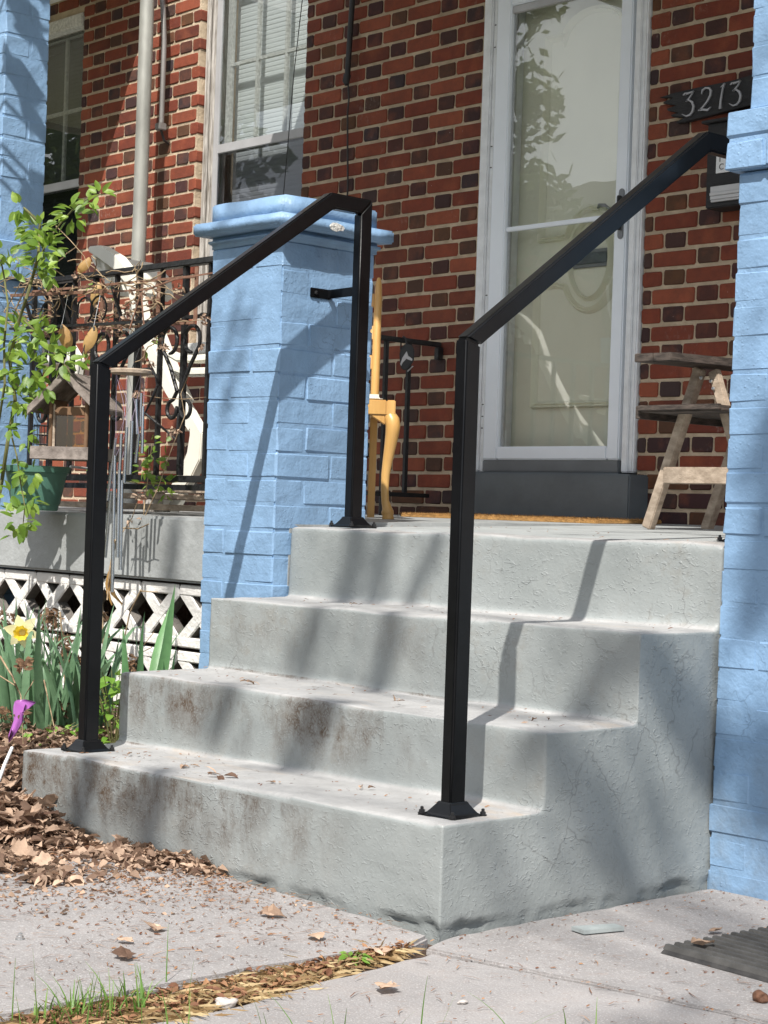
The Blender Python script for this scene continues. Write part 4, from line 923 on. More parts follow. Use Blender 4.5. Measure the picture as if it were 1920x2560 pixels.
# green pot hooked on the railing
pc_ = onY(88, 1276, .765); pt = thing('flower_pot', tuple(pc_), 'green plastic flower pot hanging on the porch railing at left', 'flower pot')
build(MB().lathe([(.070, 0), (.074, .004), (.0765, .02), (.080, .0225), (.100, .122), (.1005, .125), (.108, .126), (.111, .146), (.107, .1465), (.098, .142), (.092, .117), (.05, .115), (.001, .115)], tuple(pc_), 32), 'pot', 'pot', pt, smooth=True)
build(MB().lathe([(.084, .119), (.05, .126), (.001, .124)], tuple(pc_), 20), 'soil', 'soil', pt)
build(MB().tube([(pc_.x+.05, pc_.y+.085, .90), (pc_.x+.05, pc_.y+.10, .93), (pc_.x+.05, pc_.y+.19, .925), (pc_.x+.05, pc_.y+.19, .90)], .005, 6), 'hook', 'greyplastic', pt)
# wind chime: tubes on strings under a wooden disc
cc = Vector((-2.105, .705, 1.213)); wc = thing('wind_chime', (cc.x, cc.y, 1.0), 'wind chime with silver tubes under a pale wooden disc behind the left handrail', 'wind chime')
build(MB().lathe([(.058, -.007), (.064, -.005), (.065, .004), (.060, .008), (.001, .0085)], tuple(cc), 28), 'top_disc', 'wood', wc, smooth=True)
def cp_(a, b, d): v = onY(220+a/5.184, 900+b/5.184, .70+d); return v
TB = [(625, 510, 637, 960, .02), (690, 430, 678, 862, .035), (712, 600, 700, 1210, .0), (655, 960, 615, 1330, -.02), (572, 790, 545, 1480, -.03), (502, 870, 468, 1590, -.04), (432, 955, 412, 1420, -.045), (358, 1010, 250, 1820, .03), (350, 1238, 312, 3010, -.01), (410, 1345, 378, 2560, -.03), (440, 1560, 418, 2720, .01), (300, 1700, 222, 2560, .04), (345, 1500, 330, 2300, .045)]
for i, (a, b, c_, d_, dp) in enumerate(TB):
    A_, B_ = cp_(a, b, dp), cp_(c_, d_, dp)
    tb = build(MB().tube([A_, A_.lerp(B_, .5), B_], .0050 if i < 8 else .0056, 10), 'chime_tube', 'chime', wc, smooth=True)
    top = cc+Vector((.05*math.cos(i*.9), .05*math.sin(i*.9), -.006))
    for s in (1,):
        build(MB().tube([top+Vector((s*.003, 0, 0)), A_.lerp(top, .5)+Vector((s*.004, .004, 0)), A_+Vector((s*.003, 0, -.006))], .0006, 4), 'string', 'string', tb)
build(MB().tube([cc, cc+Vector((0, .04, .1)), cc+Vector((0, .10, .18))], .0014, 5), 'hanging_wire', 'iron', wc)
# plant hook arm holding the chime
hk = build(MB().tube([(-2.19, .952, 1.10), (-2.13, .90, 1.02)]+[onY(220+a/5.184, 900+b/5.184, .86) for a, b in ((740, 690), (830, 500), (900, 330), (880, 200), (800, 110), (700, 120))], .0045, 7), 'plant_hook', 'iron', smooth=True)
tag(hk, 'curved black iron plant hook above the wind chime', 'hook')
# rusty rack hanging outside the railing
rk = thing('planter_rack', (-2.55, .86, 1.38), 'rusty iron planter rack full of dead vines along the top of the railing', 'planter rack')
def rb(p, q, w, h, name='bar', mat='rust'): return build(MB().bar(p, q, w, h), name, mat, rk)
rb((-2.965, .80, 1.512), (-2.352, .80, 1.486), .010, .010); rb((-2.352, .80, 1.485), (-2.17, .80, 1.478), .005, .005)
rb((-3.05, .935, 1.545), (-2.10, .935, 1.530), .008, .008); rb((-2.965, .80, 1.398), (-2.12, .80, 1.378), .010, .008, mat='iron'); rb((-3.05, .935, 1.400), (-2.1, .935, 1.385), .008, .008)
for x in (-2.94, -2.62, -2.30, -2.10): rb((x, .938, 1.392), (x, .938, 1.56), .018, .003, 'upright')
for x in (-2.88, -2.66, -2.36): rb((x, .80, 1.50), (x+.055, .81, 1.378), .014, .004, 'strut', 'iron')
for x in (-2.94, -2.78, -2.62, -2.46, -2.30, -2.14): rb((x, .80, 1.392), (x, .935, 1.392), .006, .006, 'cross_wire')
rb((-2.17, .80, 1.478), (-2.05, .82, 1.505), .005, .005); rb((-2.05, .82, 1.505), (-1.98, .935, 1.535), .005, .005)
for i, (a, b) in enumerate((((-2.24, .79, 1.36), (-2.20, .80, 1.47)), ((-2.20, .80, 1.47), (-2.16, .79, 1.34)))): rb(a, b, .004, .004, 'strut')
# curly scroll straps under the rack
for x in (-2.86, -2.74, -2.52, -2.44):
    build(MB().tube([(x+.045*math.cos(R(a)), .805, 1.435+.042*math.sin(R(a))) for a in range(-60, 240, 25)], .0035, 6), 'scroll', 'iron', rk, smooth=True)
# hanging tan pods
for i, (px, py, l, w, tl, lb) in enumerate(((161, 845, .088, .044, .25, 'tan dried leaf ornament with a silver clip hanging under the rack'), (222, 850, .092, .038, -.35, 'tan dried leaf ornament twisted sideways nearest the handrail'), (207, 665, .060, .036, -.6, 'brown curled dry leaf caught above the railing near the white chair'), (237, 735, .078, .032, -.25, 'orange brown dry leaf standing in the rusty rack'))):
    c = onY(px, py, .77 if i < 2 else .86)
    vs = []; fs = []
    for k in range(9):
        s = k/8; ww = w*math.sin(math.pi*min(1, s*1.02))**.75*(.5 if s > .8 else 1)+.0005
        ctr = c+Vector((0, 0, (.5-s)*l))+RT0*tl*(s-.5)*l*.9
        vs += [ctr-RT0*ww*.5+Vector((0, .004, 0)), ctr-dd*-.006*math.sin(math.pi*s), ctr+RT0*ww*.5+Vector((0, .006, 0))]
        if k: a = (k-1)*3; fs += [(a, a+1, a+4, a+3), (a+1, a+2, a+5, a+4)]
    me = MB().add(vs, fs).mesh('leaf_blade')
    if i < 2:
        tt = thing('leaf_ornament', tuple(c), lb, 'ornament', 'tan leaf ornaments')
        link('leaf_blade', me, 'tan', tt, None, True)
        top = c+Vector((0, 0, .5*l))+RT0*tl*(-.5)*l*.9
        build(MB().box(tuple(top+Vector((-.003, -.003, -.014))), tuple(top+Vector((.003, .003, -.002)))), 'clip', 'steel', tt)
        build(MB().tube([top, top+Vector((0, .01, .05)), top+Vector((0, .02, .10))], .0008, 4), 'wire', 'steel', tt)
    else:
        o = link('dry_leaf', me, 'tan', None, None, True); tag(o, lb, 'leaf')

# ================================================================ WHITE RESIN CHAIR behind the railing
rc = thing('resin_chair', (-3.2, 1.7, ft(1.7)), 'white resin garden chair leaning behind the iron railing', 'garden chair')
YC = 1.60
def rp(px, py, y=YC): v = onY(px, py, y); return v
def strip(pts, ws, depth, name, y=YC, bev=.004):
    P = [rp(a, b, y) for a, b in pts]; n_ = len(P); L_, R_ = [], []
    for i in range(n_):
        d = (P[min(i+1, n_-1)]-P[max(i-1, 0)]); d = Vector((d.x, 0, d.z)).normalized(); nn = Vector((-d.z, 0, d.x))*ws[i]/2
        L_.append(P[i]+nn); R_.append(P[i]-nn)
    poly = [(v.x, v.z) for v in L_+R_[::-1]]
    return build(MB().prism(poly, lambda q: (q[0], y, q[1]), lambda q: (q[0], y+depth, q[1])), name, 'resin', rc, bev=bev, seg=2)
strip([(220, 622), (245, 628), (285, 655), (318, 695), (333, 745), (345, 800)], [.02, .05, .055, .05, .05, .05], .05, 'back_top', YC)
strip([(228, 640), (250, 665), (268, 690), (275, 730)], [.02, .05, .06, .05], .30, 'back_panel', YC+.03)
strip([(343, 790), (375, 880), (420, 970), (462, 1040), (478, 1068)], [.05, .055, .055, .055, .05], .045, 'side_rail')
strip([(380, 800), (400, 850), (430, 930), (465, 1010)], [.03, .04, .04, .04], .03, 'side_rail', YC+.05)
strip([(408, 880), (440, 895), (480, 897), (530, 893)], [.02, .03, .03, .03], .05, 'armrest', YC-.02, .008)
strip([(424, 922), (460, 930), (530, 928)], [.02, .032, .032], .05, 'armrest', YC-.05, .008)
strip([(478, 1046), (488, 1085), (482, 1140), (462, 1185), (432, 1230), (398, 1270)], [.02, .075, .085, .075, .06, .045], .04, 'leg', YC-.03)
strip([(455, 1190), (435, 1240), (415, 1278)], [.035, .04, .035], .05, 'leg', YC+.06)
strip([(300, 775), (310, 830)], [.02, .02], .02, 'back_slat', YC+.05)
for k in range(4): strip([(236+k*22, 640+k*20), (243+k*22, 668+k*20)], [.010, .006], .04, 'rib', YC+.012, .001)
strip([(160, 860), (185, 905), (180, 950)], [.05, .06, .05], .04, 'rear_leg', YC+.25)
# old bench planks on the porch floor behind the pot
for k, (z, y) in enumerate(((.842, 1.25), (.868, 1.45), (.805, 1.09))):
    o = build(MB().box((-3.15, y, z-.010), (-2.25+.1*k, y+.10, z+.010)), 'timber_plank', 'wood', bev=.003)
    tag(o, ('weathered plank lying flat on the porch behind the green pot', 'rear weathered plank raised on the porch behind the feeder', 'front weathered plank along the porch edge below the railing')[k], 'plank', 'planks on the porch')
for k, (z, y) in enumerate(((.842, 1.25), (.868, 1.45))):
    for x in (-3.1, -2.4): 
        o = build(MB().box((x, y+.02, ft(y)-.001), (x+.05, y+.08, z-.0102)), 'plank_block', 'oldwood', bev=.002)
        tag(o, f'small wood block at the {"left" if x < -3 else "right"} under the {"lower" if k == 0 else "rear raised"} porch plank', 'wood block', 'blocks under the planks')

# ================================================================ PLANTS
def leaf_mesh(name, mat, wid=.5, seg=5, fold=.25, curl=.15, peak=.42, seed=0):
    q = random.Random(seed); vs = []; fs = []
    for i in range(seg+1):
        s = i/seg; w = wid*.5*(math.sin(math.pi*min(1, s**(.75 if peak < .45 else 1)))**.8) if 0 < i < seg else .012
        z = -curl*s*s+q.uniform(-.015, .015)
        vs += [(-w, s, z+fold*w), (0, s, z), (w, s, z+fold*w)]
        if i: a = (i-1)*3; fs += [(a, a+1, a+4, a+3), (a+1, a+2, a+5, a+4)]
    me = MB().add(vs, fs).mesh(name); me.materials.append(MT[mat])
    for p in me.polygons: p.use_smooth = True
    return me
def orient(p, d, nrm, s, sx=1):
    d = Vector(d).normalized(); n_ = Vector(nrm); n_ = (n_-d*n_.dot(d)).normalized(); x = d.cross(n_)
    m_ = Matrix((x*s*sx, d*s, n_*s)).transposed().to_4x4(); m_.translation = p; return m_
RL = [leaf_mesh('leaf', 'rose', .56, 5, .3, .12, .42, i) for i in range(4)]
FL = [leaf_mesh('leaf', 'fresh', .52, 5, .3, .15, .42, 10+i) for i in range(3)]
rose = thing('climbing_rose', (-2.9, .62, .1), 'climbing rose with green leaves growing over the left end of the railing', 'rose bush')
def cane(pts, y, r=.004, par=rose, mat='cane', name='stem'):
    P = []
    for a, b in zip(pts, pts[1:]):
        for k in range(3): P.append((a[0]+(b[0]-a[0])*k/3, a[1]+(b[1]-a[1])*k/3))
    P.append(pts[-1]); P = [onY(a, b, y+.03*fb((a*.02, b*.02, y), 1)) for a, b in P]
    return build(MB().tube(P, [r*(1-.5*i/len(P)) for i in range(len(P))], 6), name, mat, par, smooth=True)
cane([(-60, 1560), (-30, 1400), (5, 1200), (20, 1100), (38, 1000), (24, 900), (48, 800), (74, 720), (96, 640), (100, 560), (72, 530), (60, 520)], .64, .0075)
cane([(-40, 1300), (-10, 1100), (12, 960), (10, 860), (20, 760), (10, 690), (0, 640)], .60, .005)
cane([(96, 650), (120, 600), (150, 560), (190, 515), (235, 488), (258, 486)], .66, .0035)
cane([(60, 800), (110, 850), (150, 900), (175, 930)], .62, .0035); cane([(40, 960), (70, 985), (90, 1000)], .62, .003)
cane([(25, 1075), (42, 1140), (52, 1210), (62, 1265), (58, 1310)], .60, .003)
CL = [(95, 570, 34, 24), (110, 620, 38, 26), (185, 535, 30, 17), (215, 505, 16, 6), (248, 487, 14, 5), (50, 520, 18, 5), (8, 640, 22, 8), (25, 672, 22, 8), (95, 665, 26, 10), (120, 685, 18, 4),
      (40, 840, 48, 24), (90, 830, 36, 14), (115, 870, 34, 13), (150, 905, 38, 18), (70, 925, 42, 18), (20, 920, 24, 9), (112, 965, 26, 9), (45, 990, 30, 12), (65, 1010, 25, 7), (25, 1070, 16, 3), (60, 1090, 30, 5),
      (80, 1180, 20, 6), (22, 1168, 14, 3), (25, 1238, 26, 8), (75, 1255, 22, 6), (50, 1300, 36, 11), (40, 1335, 18, 4)]
def scatter_leaves(par, lst, y, meshes, s0, s1, seed, dy=.05, mult=1, cap=300):
    q = random.Random(seed); cnt = 0; over = MB()
    for (px, py, r, n_) in lst:
        for i in range(int(n_*mult)):
            a = q.uniform(0, 6.28); rr = r*math.sqrt(q.random())
            p = onY(px+rr*math.cos(a), py+rr*math.sin(a)*.9, y+q.uniform(-dy, dy))
            d = Vector((math.cos(a)*RT0.x+q.uniform(-.6, .6), math.cos(a)*RT0.y+q.uniform(-.6, .6)-.3, -math.sin(a)*.8+q.uniform(-.5, .3)))
            nrm = SUN*.7+Vector((q.uniform(-.6, .6), q.uniform(-.6, .6), q.uniform(-.2, .6)))
            mm_ = orient(p, d, nrm, q.uniform(s0, s1), q.uniform(.85, 1.15)); me_ = q.choice(meshes); cnt += 1
            if mult > 1 and i % 2 and cnt > cap*.2: over.add([mm_ @ v.co for v in me_.vertices], [tuple(f.vertices) for f in me_.polygons])
            else: link('leaf', me_, None, par, mm_)
    if over.v: stuff(build(over, 'foliage', 'rose', par, smooth=True))
scatter_leaves(rose, CL, .63, RL, .029, .050, 5, mult=1.7)
sp = thing('vine_sprig', (-2.25, .93, .8), 'green leafy sprig climbing the iron railing beside the wind chime', 'vine')
cane([(355, 1340), (362, 1250), (372, 1180), (380, 1110)], .93, .0025, sp, 'vine'); cane([(300, 1200), (330, 1205), (375, 1212), (420, 1208), (445, 1205)], .93, .002, sp)
cane([(358, 1300), (395, 1220), (430, 1120), (462, 1040), (452, 985), (470, 940)], .90, .002, sp, 'vine')
scatter_leaves(sp, [(378, 1100, 18, 5), (412, 1105, 9, 3), (372, 1140, 24, 7), (395, 1150, 22, 5), (362, 1168, 22, 7), (425, 1145, 14, 3), (385, 1180, 24, 5), (375, 1212, 26, 8), (420, 1208, 20, 6), (412, 1232, 12, 4), (402, 1195, 14, 4), (248, 1145, 14, 4), (270, 1000, 20, 4), (240, 1185, 14, 3)], .93, RL, .022, .034, 9, .03)
bk = thing('vine_sprig', (-2.75, 1.02, 1.0), 'shaded green leaves behind the railing bars above the bird feeder', 'vine')
cane([(200, 1000), (215, 900), (260, 840), (270, 820)], 1.05, .003, bk, 'vine')
scatter_leaves(bk, [(205, 880, 28, 8), (260, 830, 22, 7), (225, 700, 20, 4), (275, 740, 16, 4), (205, 935, 18, 4), (370, 850, 14, 3), (360, 870, 12, 2), (140, 700, 16, 3)], 1.05, RL, .026, .04, 12, .05)
# dead vines tangled through the rack
dv = thing('dead_vines', (-2.5, .86, 1.4), 'tangle of dead brown vines hanging through the rusty rack', 'vines'); q = random.Random(21)
for i in range(78):
    px, py = q.uniform(-10, 400), q.choice([q.uniform(700, 815), q.uniform(770, 812), q.uniform(640, 720)])
    a = q.uniform(-.5, .5)+(0 if q.random() < .7 else 1.5); y = q.uniform(.80, .95); P = []
    if px > 300 and py < 690: continue
    for k in range(q.randint(5, 10)):
        P.append(onY(px, py, y)); px += 16*math.cos(a); py += 13*math.sin(a); a += q.uniform(-.7, .7); y += q.uniform(-.012, .012)
        y = min(.96, max(.78, y))
    build(MB().tube(P, [q.uniform(.0011, .0026)]*len(P), 5), 'vine_stem', 'vine', dv, smooth=True)
for pts, y, r in (([(30, 800), (45, 760), (80, 690), (130, 670), (160, 690)], .74, .003), ([(10, 780), (40, 730), (60, 690), (15, 700)], .72, .0025), ([(140, 565), (175, 600), (210, 640), (225, 680)], .8, .0016), ([(25, 650), (60, 600), (90, 560)], .7, .0012), ([(340, 985), (400, 995), (460, 998), (515, 993)], .90, .0016), ([(330, 680), (352, 650), (340, 690), (380, 705)], .9, .0016), ([(335, 660), (345, 700), (392, 705)], .88, .0012), ([(395, 700), (420, 720), (400, 745)], .88, .0014), ([(310, 860), (360, 830), (395, 860)], .88, .0016), ([(510, 720), (525, 690)], .88, .0014), ([(290, 1350), (275, 1420), (268, 1500)], .70, .004), ([(305, 1320), (345, 1322), (372, 1310)], .78, .0026), ([(300, 1340), (330, 1295), (345, 1250)], .78, .0020)):
    cane(pts, y, r, dv, 'vine', 'vine_stem')
dl = MB(); q = random.Random(4)
def curl_leaf(mb, p, d, nrm, s, q, w=.55):
    m_ = orient(p, d, nrm, s); vs = []; cu = q.uniform(.1, .9); fo = q.uniform(.2, 1.0); tw = q.uniform(-.6, .6)
    for i in range(4):
        t_ = i/3; ww = w*.5*(.35, 1.0, .8, .12)[i]*q.uniform(.75, 1.2); z = -cu*t_*t_*.6
        for sx in (-1, 0, 1): vs.append(m_ @ Vector((sx*ww+q.uniform(-.04, .04), t_+q.uniform(-.06, .06)*abs(sx), z+abs(sx)*ww*fo+tw*sx*ww*t_)))
    fs = []
    for i in range(3):
        a = i*3; fs += [(a, a+1, a+4, a+3), (a+1, a+2, a+5, a+4)]
    mb.add(vs, fs)
for (px, py, r, n_) in [(300, 800, 40, 40), (330, 770, 25, 30), (260, 760, 40, 30), (345, 720, 22, 22), (365, 735, 25, 20), (400, 715, 20, 14), (445, 720, 18, 14), (512, 795, 14, 18), (505, 865, 8, 8), (395, 840, 14, 14), (410, 870, 12, 14), (350, 985, 12, 14), (435, 1075, 10, 14), (120, 830, 10, 14), (130, 850, 9, 12), (375, 905, 10, 8), (355, 1290, 10, 8), (350, 1240, 12, 8), (215, 985, 8, 10), (80, 705, 30, 10), (190, 690, 15, 10), (300, 1300, 12, 8), (320, 1300, 14, 8)]:
    for i in range(n_):
        a = q.uniform(0, 6.28); rr = r*math.sqrt(q.random())
        curl_leaf(dl, onY(px+rr*math.cos(a), py+rr*math.sin(a), q.uniform(.80, .95)), (q.uniform(-1, 1), q.uniform(-1, 1), q.uniform(-1, .3)), (q.uniform(-1, 1), -1, q.uniform(-.2, 1)), q.uniform(.009, .022), q)
stuff(build(dl, 'withered_leaves', 'litter', dv))

# bulbs and iris behind the left post
def blade_mesh(name, mat, w, bend, seed, seg=7, droop=0):
    q = random.Random(seed); vs = []; fs = []
    for i in range(seg+1):
        s = i/seg; ww = w*.5*(1-(s**2.6))*(.75+.25*min(1, s*4))+.0004
        y = bend*s*s; z = s*math.sqrt(max(.2, 1-(bend*s)**2*.5))-droop*max(0, s-.6)**2*4; x = q.uniform(-.004, .004)
        vs += [(x-ww, y+ww*.25, z), (x, y, z), (x+ww, y+ww*.25, z)]
        if i: a = (i-1)*3; fs += [(a, a+1, a+4, a+3), (a+1, a+2, a+5, a+4)]
    me = MB().add(vs, fs).mesh(name); me.materials.append(MT[mat])
    for p in me.polygons: p.use_smooth = True
    return me
BM_ = [blade_mesh('leaf_blade', 'blade', .074, b_, i, droop=dr) for i, (b_, dr) in enumerate(((.05, 0), (.15, 0), (.28, .1), (.4, .3), (.1, .5)))]
IM_ = [blade_mesh('leaf_blade', 'iris', .088, b_, 20+i) for i, b_ in enumerate((.06, .18, .34))]
def clump(name, label, centre, n_, hs, rad, meshes, seed, spread=.25, grp=None):
    q = random.Random(seed); x, y = centre; t_ = thing(name, (x, y, gz(x, y)), label, 'plant', grp)
    for i in range(n_):
        a = q.uniform(0, 6.28); rr = rad*math.sqrt(q.random()); px, py = x+rr*math.cos(a), y+rr*math.sin(a)*.7
        h = q.uniform(*hs); tl = q.uniform(0, spread)*(.4+rr/rad); ta = a+q.uniform(-.6, .6)
        m_ = Matrix.Translation((px, py, gz(px, py)-.01)) @ Matrix.Rotation(tl, 4, Vector((-math.sin(ta), math.cos(ta), 0))) @ Matrix.Rotation(q.uniform(0, 6.28), 4, 'Z') @ Matrix.Scale(h, 4)
        link('leaf_blade', q.choice(meshes), None, t_, m_)
    return t_
daf = clump('daffodil', 'daffodil clump with one pale yellow flower left of the handrail post', (-2.02, .34), 46, (.26, .42), .17, BM_, 3, .32, 'spring bulbs in the bed')
clump('daffodil', 'flowerless clump of bulb leaves at the left edge of the bed', (-2.42, .38), 26, (.24, .40), .16, BM_, 8, .3, 'spring bulbs in the bed')
clump('daffodil', 'flowerless bulb leaves just behind the left handrail post', (-1.86, .44), 22, (.28, .42), .11, BM_, 15, .2, 'spring bulbs in the bed')
clump('iris_plant', 'broad green iris leaves between the handrail post and the lattice wall', (-1.88, .62), 8, (.28, .44), .085, IM_, 4, .16, 'irises by the lattice')
clump('iris_plant', 'small fan of iris leaves close to the side of the second step', (-1.66, .60), 5, (.18, .30), .07, IM_, 6, .35, 'irises by the lattice')
fc2 = onY(56, 1580, .30); fl_ = []
ax = (CP-fc2).normalized(); ax = (ax+Vector((-.25, 0, -.12))).normalized(); u_ = ax.cross(Vector((0, 0, 1))).normalized(); v_ = u_.cross(ax)
pm = leaf_mesh('petal', 'petal', .62, 5, .15, .18, .42, 3)
for i in range(6):
    a = i*math.pi/3+.2; d = u_*math.cos(a)+v_*math.sin(a)+ax*(.05 if i % 2 else .18)
    link('petal', pm, None, daf, orient(fc2+ax*(.002 if i % 2 else -.001), d, ax, .050 if i % 2 else .054))
vs = []; fs = []; N_ = 24
for j, (r, h) in enumerate(((.006, 0), (.013, .006), (.0145, .014), (.017, .022), (.021, .027))):
    for i in range(N_):
        a = 2*math.pi*i/N_; k = 1+(.10*math.sin(a*8) if j >= 3 else 0); vs.append(fc2+ax*(h+(.002*math.sin(a*9) if j == 4 else 0))+(u_*math.cos(a)+v_*math.sin(a))*r*k)
for j in range(4):
    for i in range(N_): fs.append((j*N_+i, j*N_+(i+1) % N_, (j+1)*N_+(i+1) % N_, (j+1)*N_+i))
fs.append(tuple(range(N_)))
build(MB().add(vs, fs), 'flower_cup', 'cup', daf, smooth=True)
build(MB().tube([fc2-ax*.004, fc2-ax*.035+Vector((0, 0, .002)), fc2+Vector((.03, .03, -.05)), (-1.96, .34, .28), (-1.95, .34, .12)], [.0035, .003, .0035, .004, .004], 7), 'flower_stalk', 'blade', daf, smooth=True)
# low green weeds
def weed(name, label, centre, n_, rad, hgt, s0, s1, seed, meshes=FL, grp='green weeds', cat='weed'):
    q = random.Random(seed); x, y, z = centre; t_ = thing(name, centre, label, cat, grp)
    for i in range(max(3, n_//6)):
        a = q.uniform(0, 6.28); build(MB().tube([(x, y, z-.01), (x+rad*.5*math.cos(a), y+rad*.5*math.sin(a), z+hgt*.6), (x+rad*math.cos(a), y+rad*math.sin(a), z+hgt)], [.002, .0016, .001], 5), 'stem', 'cane', t_)
    for i in range(n_):
        a = q.uniform(0, 6.28); rr = rad*math.sqrt(q.random()); h = hgt*q.random()
        link('leaf', q.choice(meshes), None, t_, orient(Vector((x+rr*math.cos(a), y+rr*math.sin(a), z+h)), (math.cos(a)+q.uniform(-.5, .5), math.sin(a)+q.uniform(-.5, .5), q.uniform(-.5, .3)), (q.uniform(-.5, .5)+.3, q.uniform(-.5, .5)-.4, 1), q.uniform(s0, s1)))
    return t_
weed('leafy_weed', 'bright green leafy weed against the left side of the second step', (-1.585, .33, gz(-1.6, .33)), 80, .075, .21, .028, .050, 2)
weed('leafy_weed', 'low green weed at the front edge of the planted bed', (-1.80, .05, gz(-1.8, .05)), 30, .08, .04, .012, .022, 3)
weed('leafy_weed', 'small green weed under the daffodil leaves', (-1.78, .25, gz(-1.78, .25)), 26, .08, .05, .012, .024, 4)
weed('leafy_weed', 'pale green weed climbing between the bulb leaves and the post', (-1.72, .42, gz(-1.72, .42)), 24, .06, .20, .014, .028, 5)
weed('leafy_weed', 'low green weed at the far left corner of the bed', (-2.02, .02, gz(-2.02, .02)), 60, .13, .06, .014, .028, 6)
ro = weed('rosette_weed', 'little green rosette weed growing in the crack near the step corner', (.045, -.26, .006), 16, .020, .010, .014, .026, 7, grp=None)
# dead stalks in the bed
ds_ = thing('dead_stalks', (-2.0, .45, .12), 'dead brown stalks and seed heads among the bulb leaves', 'dead plant')
for pts, y, r in (([(0, 1640), (30, 1690), (52, 1740), (58, 1860)], .12, .0028), ([(0, 1690), (40, 1715), (52, 1740)], .12, .0018), ([(85, 1700), (62, 1740), (55, 1760)], .12, .0014), ([(352, 1475), (325, 1530), (310, 1600), (304, 1640)], .72, .0030), ([(352, 1478), (395, 1480)], .72, .0022), ([(255, 1500), (258, 1600), (255, 1760)], .55, .003), ([(150, 1530), (160, 1640), (165, 1850)], .5, .003), ([(190, 1600), (185, 1700), (180, 1850)], .5, .003), ([(385, 1580), (360, 1612)], .75, .0015), ([(380, 1618), (352, 1632)], .75, .0015), ([(110, 1700), (135, 1815)], .2, .002)):
    cane(pts, y, r, ds_, 'vine', 'stalk')
mb = MB(); q = random.Random(31)
for (px, py, r, n_, y) in [(125, 1545, 26, 90, .5), (155, 1600, 22, 60, .5), (10, 1545, 20, 40, .5), (190, 1650, 14, 60, .55), (252, 1540, 10, 60, .6), (255, 1590, 8, 40, .6), (60, 1660, 16, 40, .14), (150, 1770, 22, 60, .4), (55, 1790, 20, 24, .08), (10, 1780, 14, 30, .2), (240, 1850, 30, 40, .35), (330, 1660, 25, 40, .68), (160, 1640, 20, 50, .45)]:
    for i in range(n_):
        a = q.uniform(0, 6.28); rr = r*math.sqrt(q.random())
        curl_leaf(mb, onY(px+rr*math.cos(a), py+rr*math.sin(a), y+q.uniform(-.05, .05)), (q.uniform(-1, 1), q.uniform(-1, 1), q.uniform(-1, .5)), (q.uniform(-1, 1), -1, q.uniform(-.2, 1)), q.uniform(.008, .024), q)
stuff(build(mb, 'withered_leaves', 'dead', ds_))
o = MB(); P = onY(272, 1455, .70); q = random.Random(3)
for i in range(3): curl_leaf(o, P+Vector((.004*i, 0, .03)), (.02*i-.02, 0, -1), (0, -1, 0), .10, q, .22)
tag(build(o, 'dry_leaf', 'tan', smooth=True), 'long dry tan leaf hanging beside the left handrail post below the chime', 'leaf')
# purple plastic trowel-like scrap, white stick
P = lambda a, b, y: onY(a, b, y)
pts = [P(36, 1752, .06), P(58, 1752, .10), P(86, 1759, .12), P(70, 1772, .10), P(55, 1782, .06), P(52, 1808, .05), P(38, 1832, .03), P(20, 1858, .02), P(20, 1838, .02), P(34, 1800, .03), P(31, 1772, .05)]
me = MB().add([tuple(v) for v in pts]+[tuple(v+Vector((-.006, .012, .003))) for v in pts], [tuple(range(11))[::-1], tuple(range(11, 22))]+[(i, (i+1) % 11, 11+(i+1) % 11, 11+i) for i in range(11)]).mesh('plastic_scrap', bev=.004)
tag(link('plastic_scrap', me, 'purple', None, None, True), 'bent piece of purple plastic lying in the garden bed', 'plastic piece')
o = build(MB().tube([P(30, 1870, .02), P(12, 1910, -.06), P(-5, 1955, -.14)], .0045, 8), 'garden_stake', 'paper', smooth=True); tag(o, 'thin white garden stake leaning at the left edge of the leaf litter', 'stake')

# ================================================================ LEAF LITTER AND DEBRIS
def big_leaf(mb, p, d, nrm, s, q):
    m_ = orient(p, d, nrm, s); sd = q.uniform(0, 99); cu = q.uniform(-.3, 1.1); fo = q.uniform(-.2, .9); nx_, ny_ = 6, 7; vs = []; fs = []
    lob = q.choice((0, 1, 1)); wd = q.uniform(.55, .95)
    for j in range(ny_+1):
        t_ = j/ny_; w = wd*.5*math.sin(math.pi*min(.985, t_*.96+.03))**.7
        if lob: w *= (.62, 1.05, .7, 1.25, .85, .95, .5, .15)[j]
        for i in range(nx_+1):
            u = (i/nx_*2-1); x = u*w; z = -cu*.45*(t_-.3)**2+fo*.5*u*u*w+.10*fb((u*.9+sd, t_*1.4, sd), 1.6)+.06*fb((u*3+sd, t_*4, 0), 1.1)
            vs.append(m_ @ Vector((x+.03*fb((sd, t_*5, u), 1), t_, z)))
    for j in range(ny_):
        for i in range(nx_): a = j*(nx_+1)+i; fs.append((a, a+1, a+nx_+2, a+nx_+1))
    mb.add(vs, fs)
lt = MB(); q = random.Random(17)
def top(x, y): return max(gz(x, y), .010 if (-1.02 < x < .005 and y < -.006) else -1)
def put_leaf(x, y, s, lift=.0):
    z = top(x, y)+lift
    a = q.uniform(0, 6.28); curl_leaf(lt, Vector((x, y, z+s*.12)), (math.cos(a), math.sin(a), q.uniform(-.25, .35)), (q.uniform(-.7, .7), q.uniform(-.7, .7), 1), s, q, q.uniform(.5, .95))
n_ = 0
while n_ < 6200:
    x, y = q.uniform(-2.75, -1.0), q.uniform(-.55, .70)
    if x > -1.53 and y > -.01: continue
    dens = .9 if x < -1.5 else math.exp(-max(0, (-.02-y)/.34)**2)*sm(-.93, -1.15, x)
    if q.random() > dens: continue
    put_leaf(x, y, q.uniform(.010, .036)*(1 if x < -1.2 else .8), q.uniform(0, .022) if x < -1.2 else q.uniform(0, .008)); n_ += 1
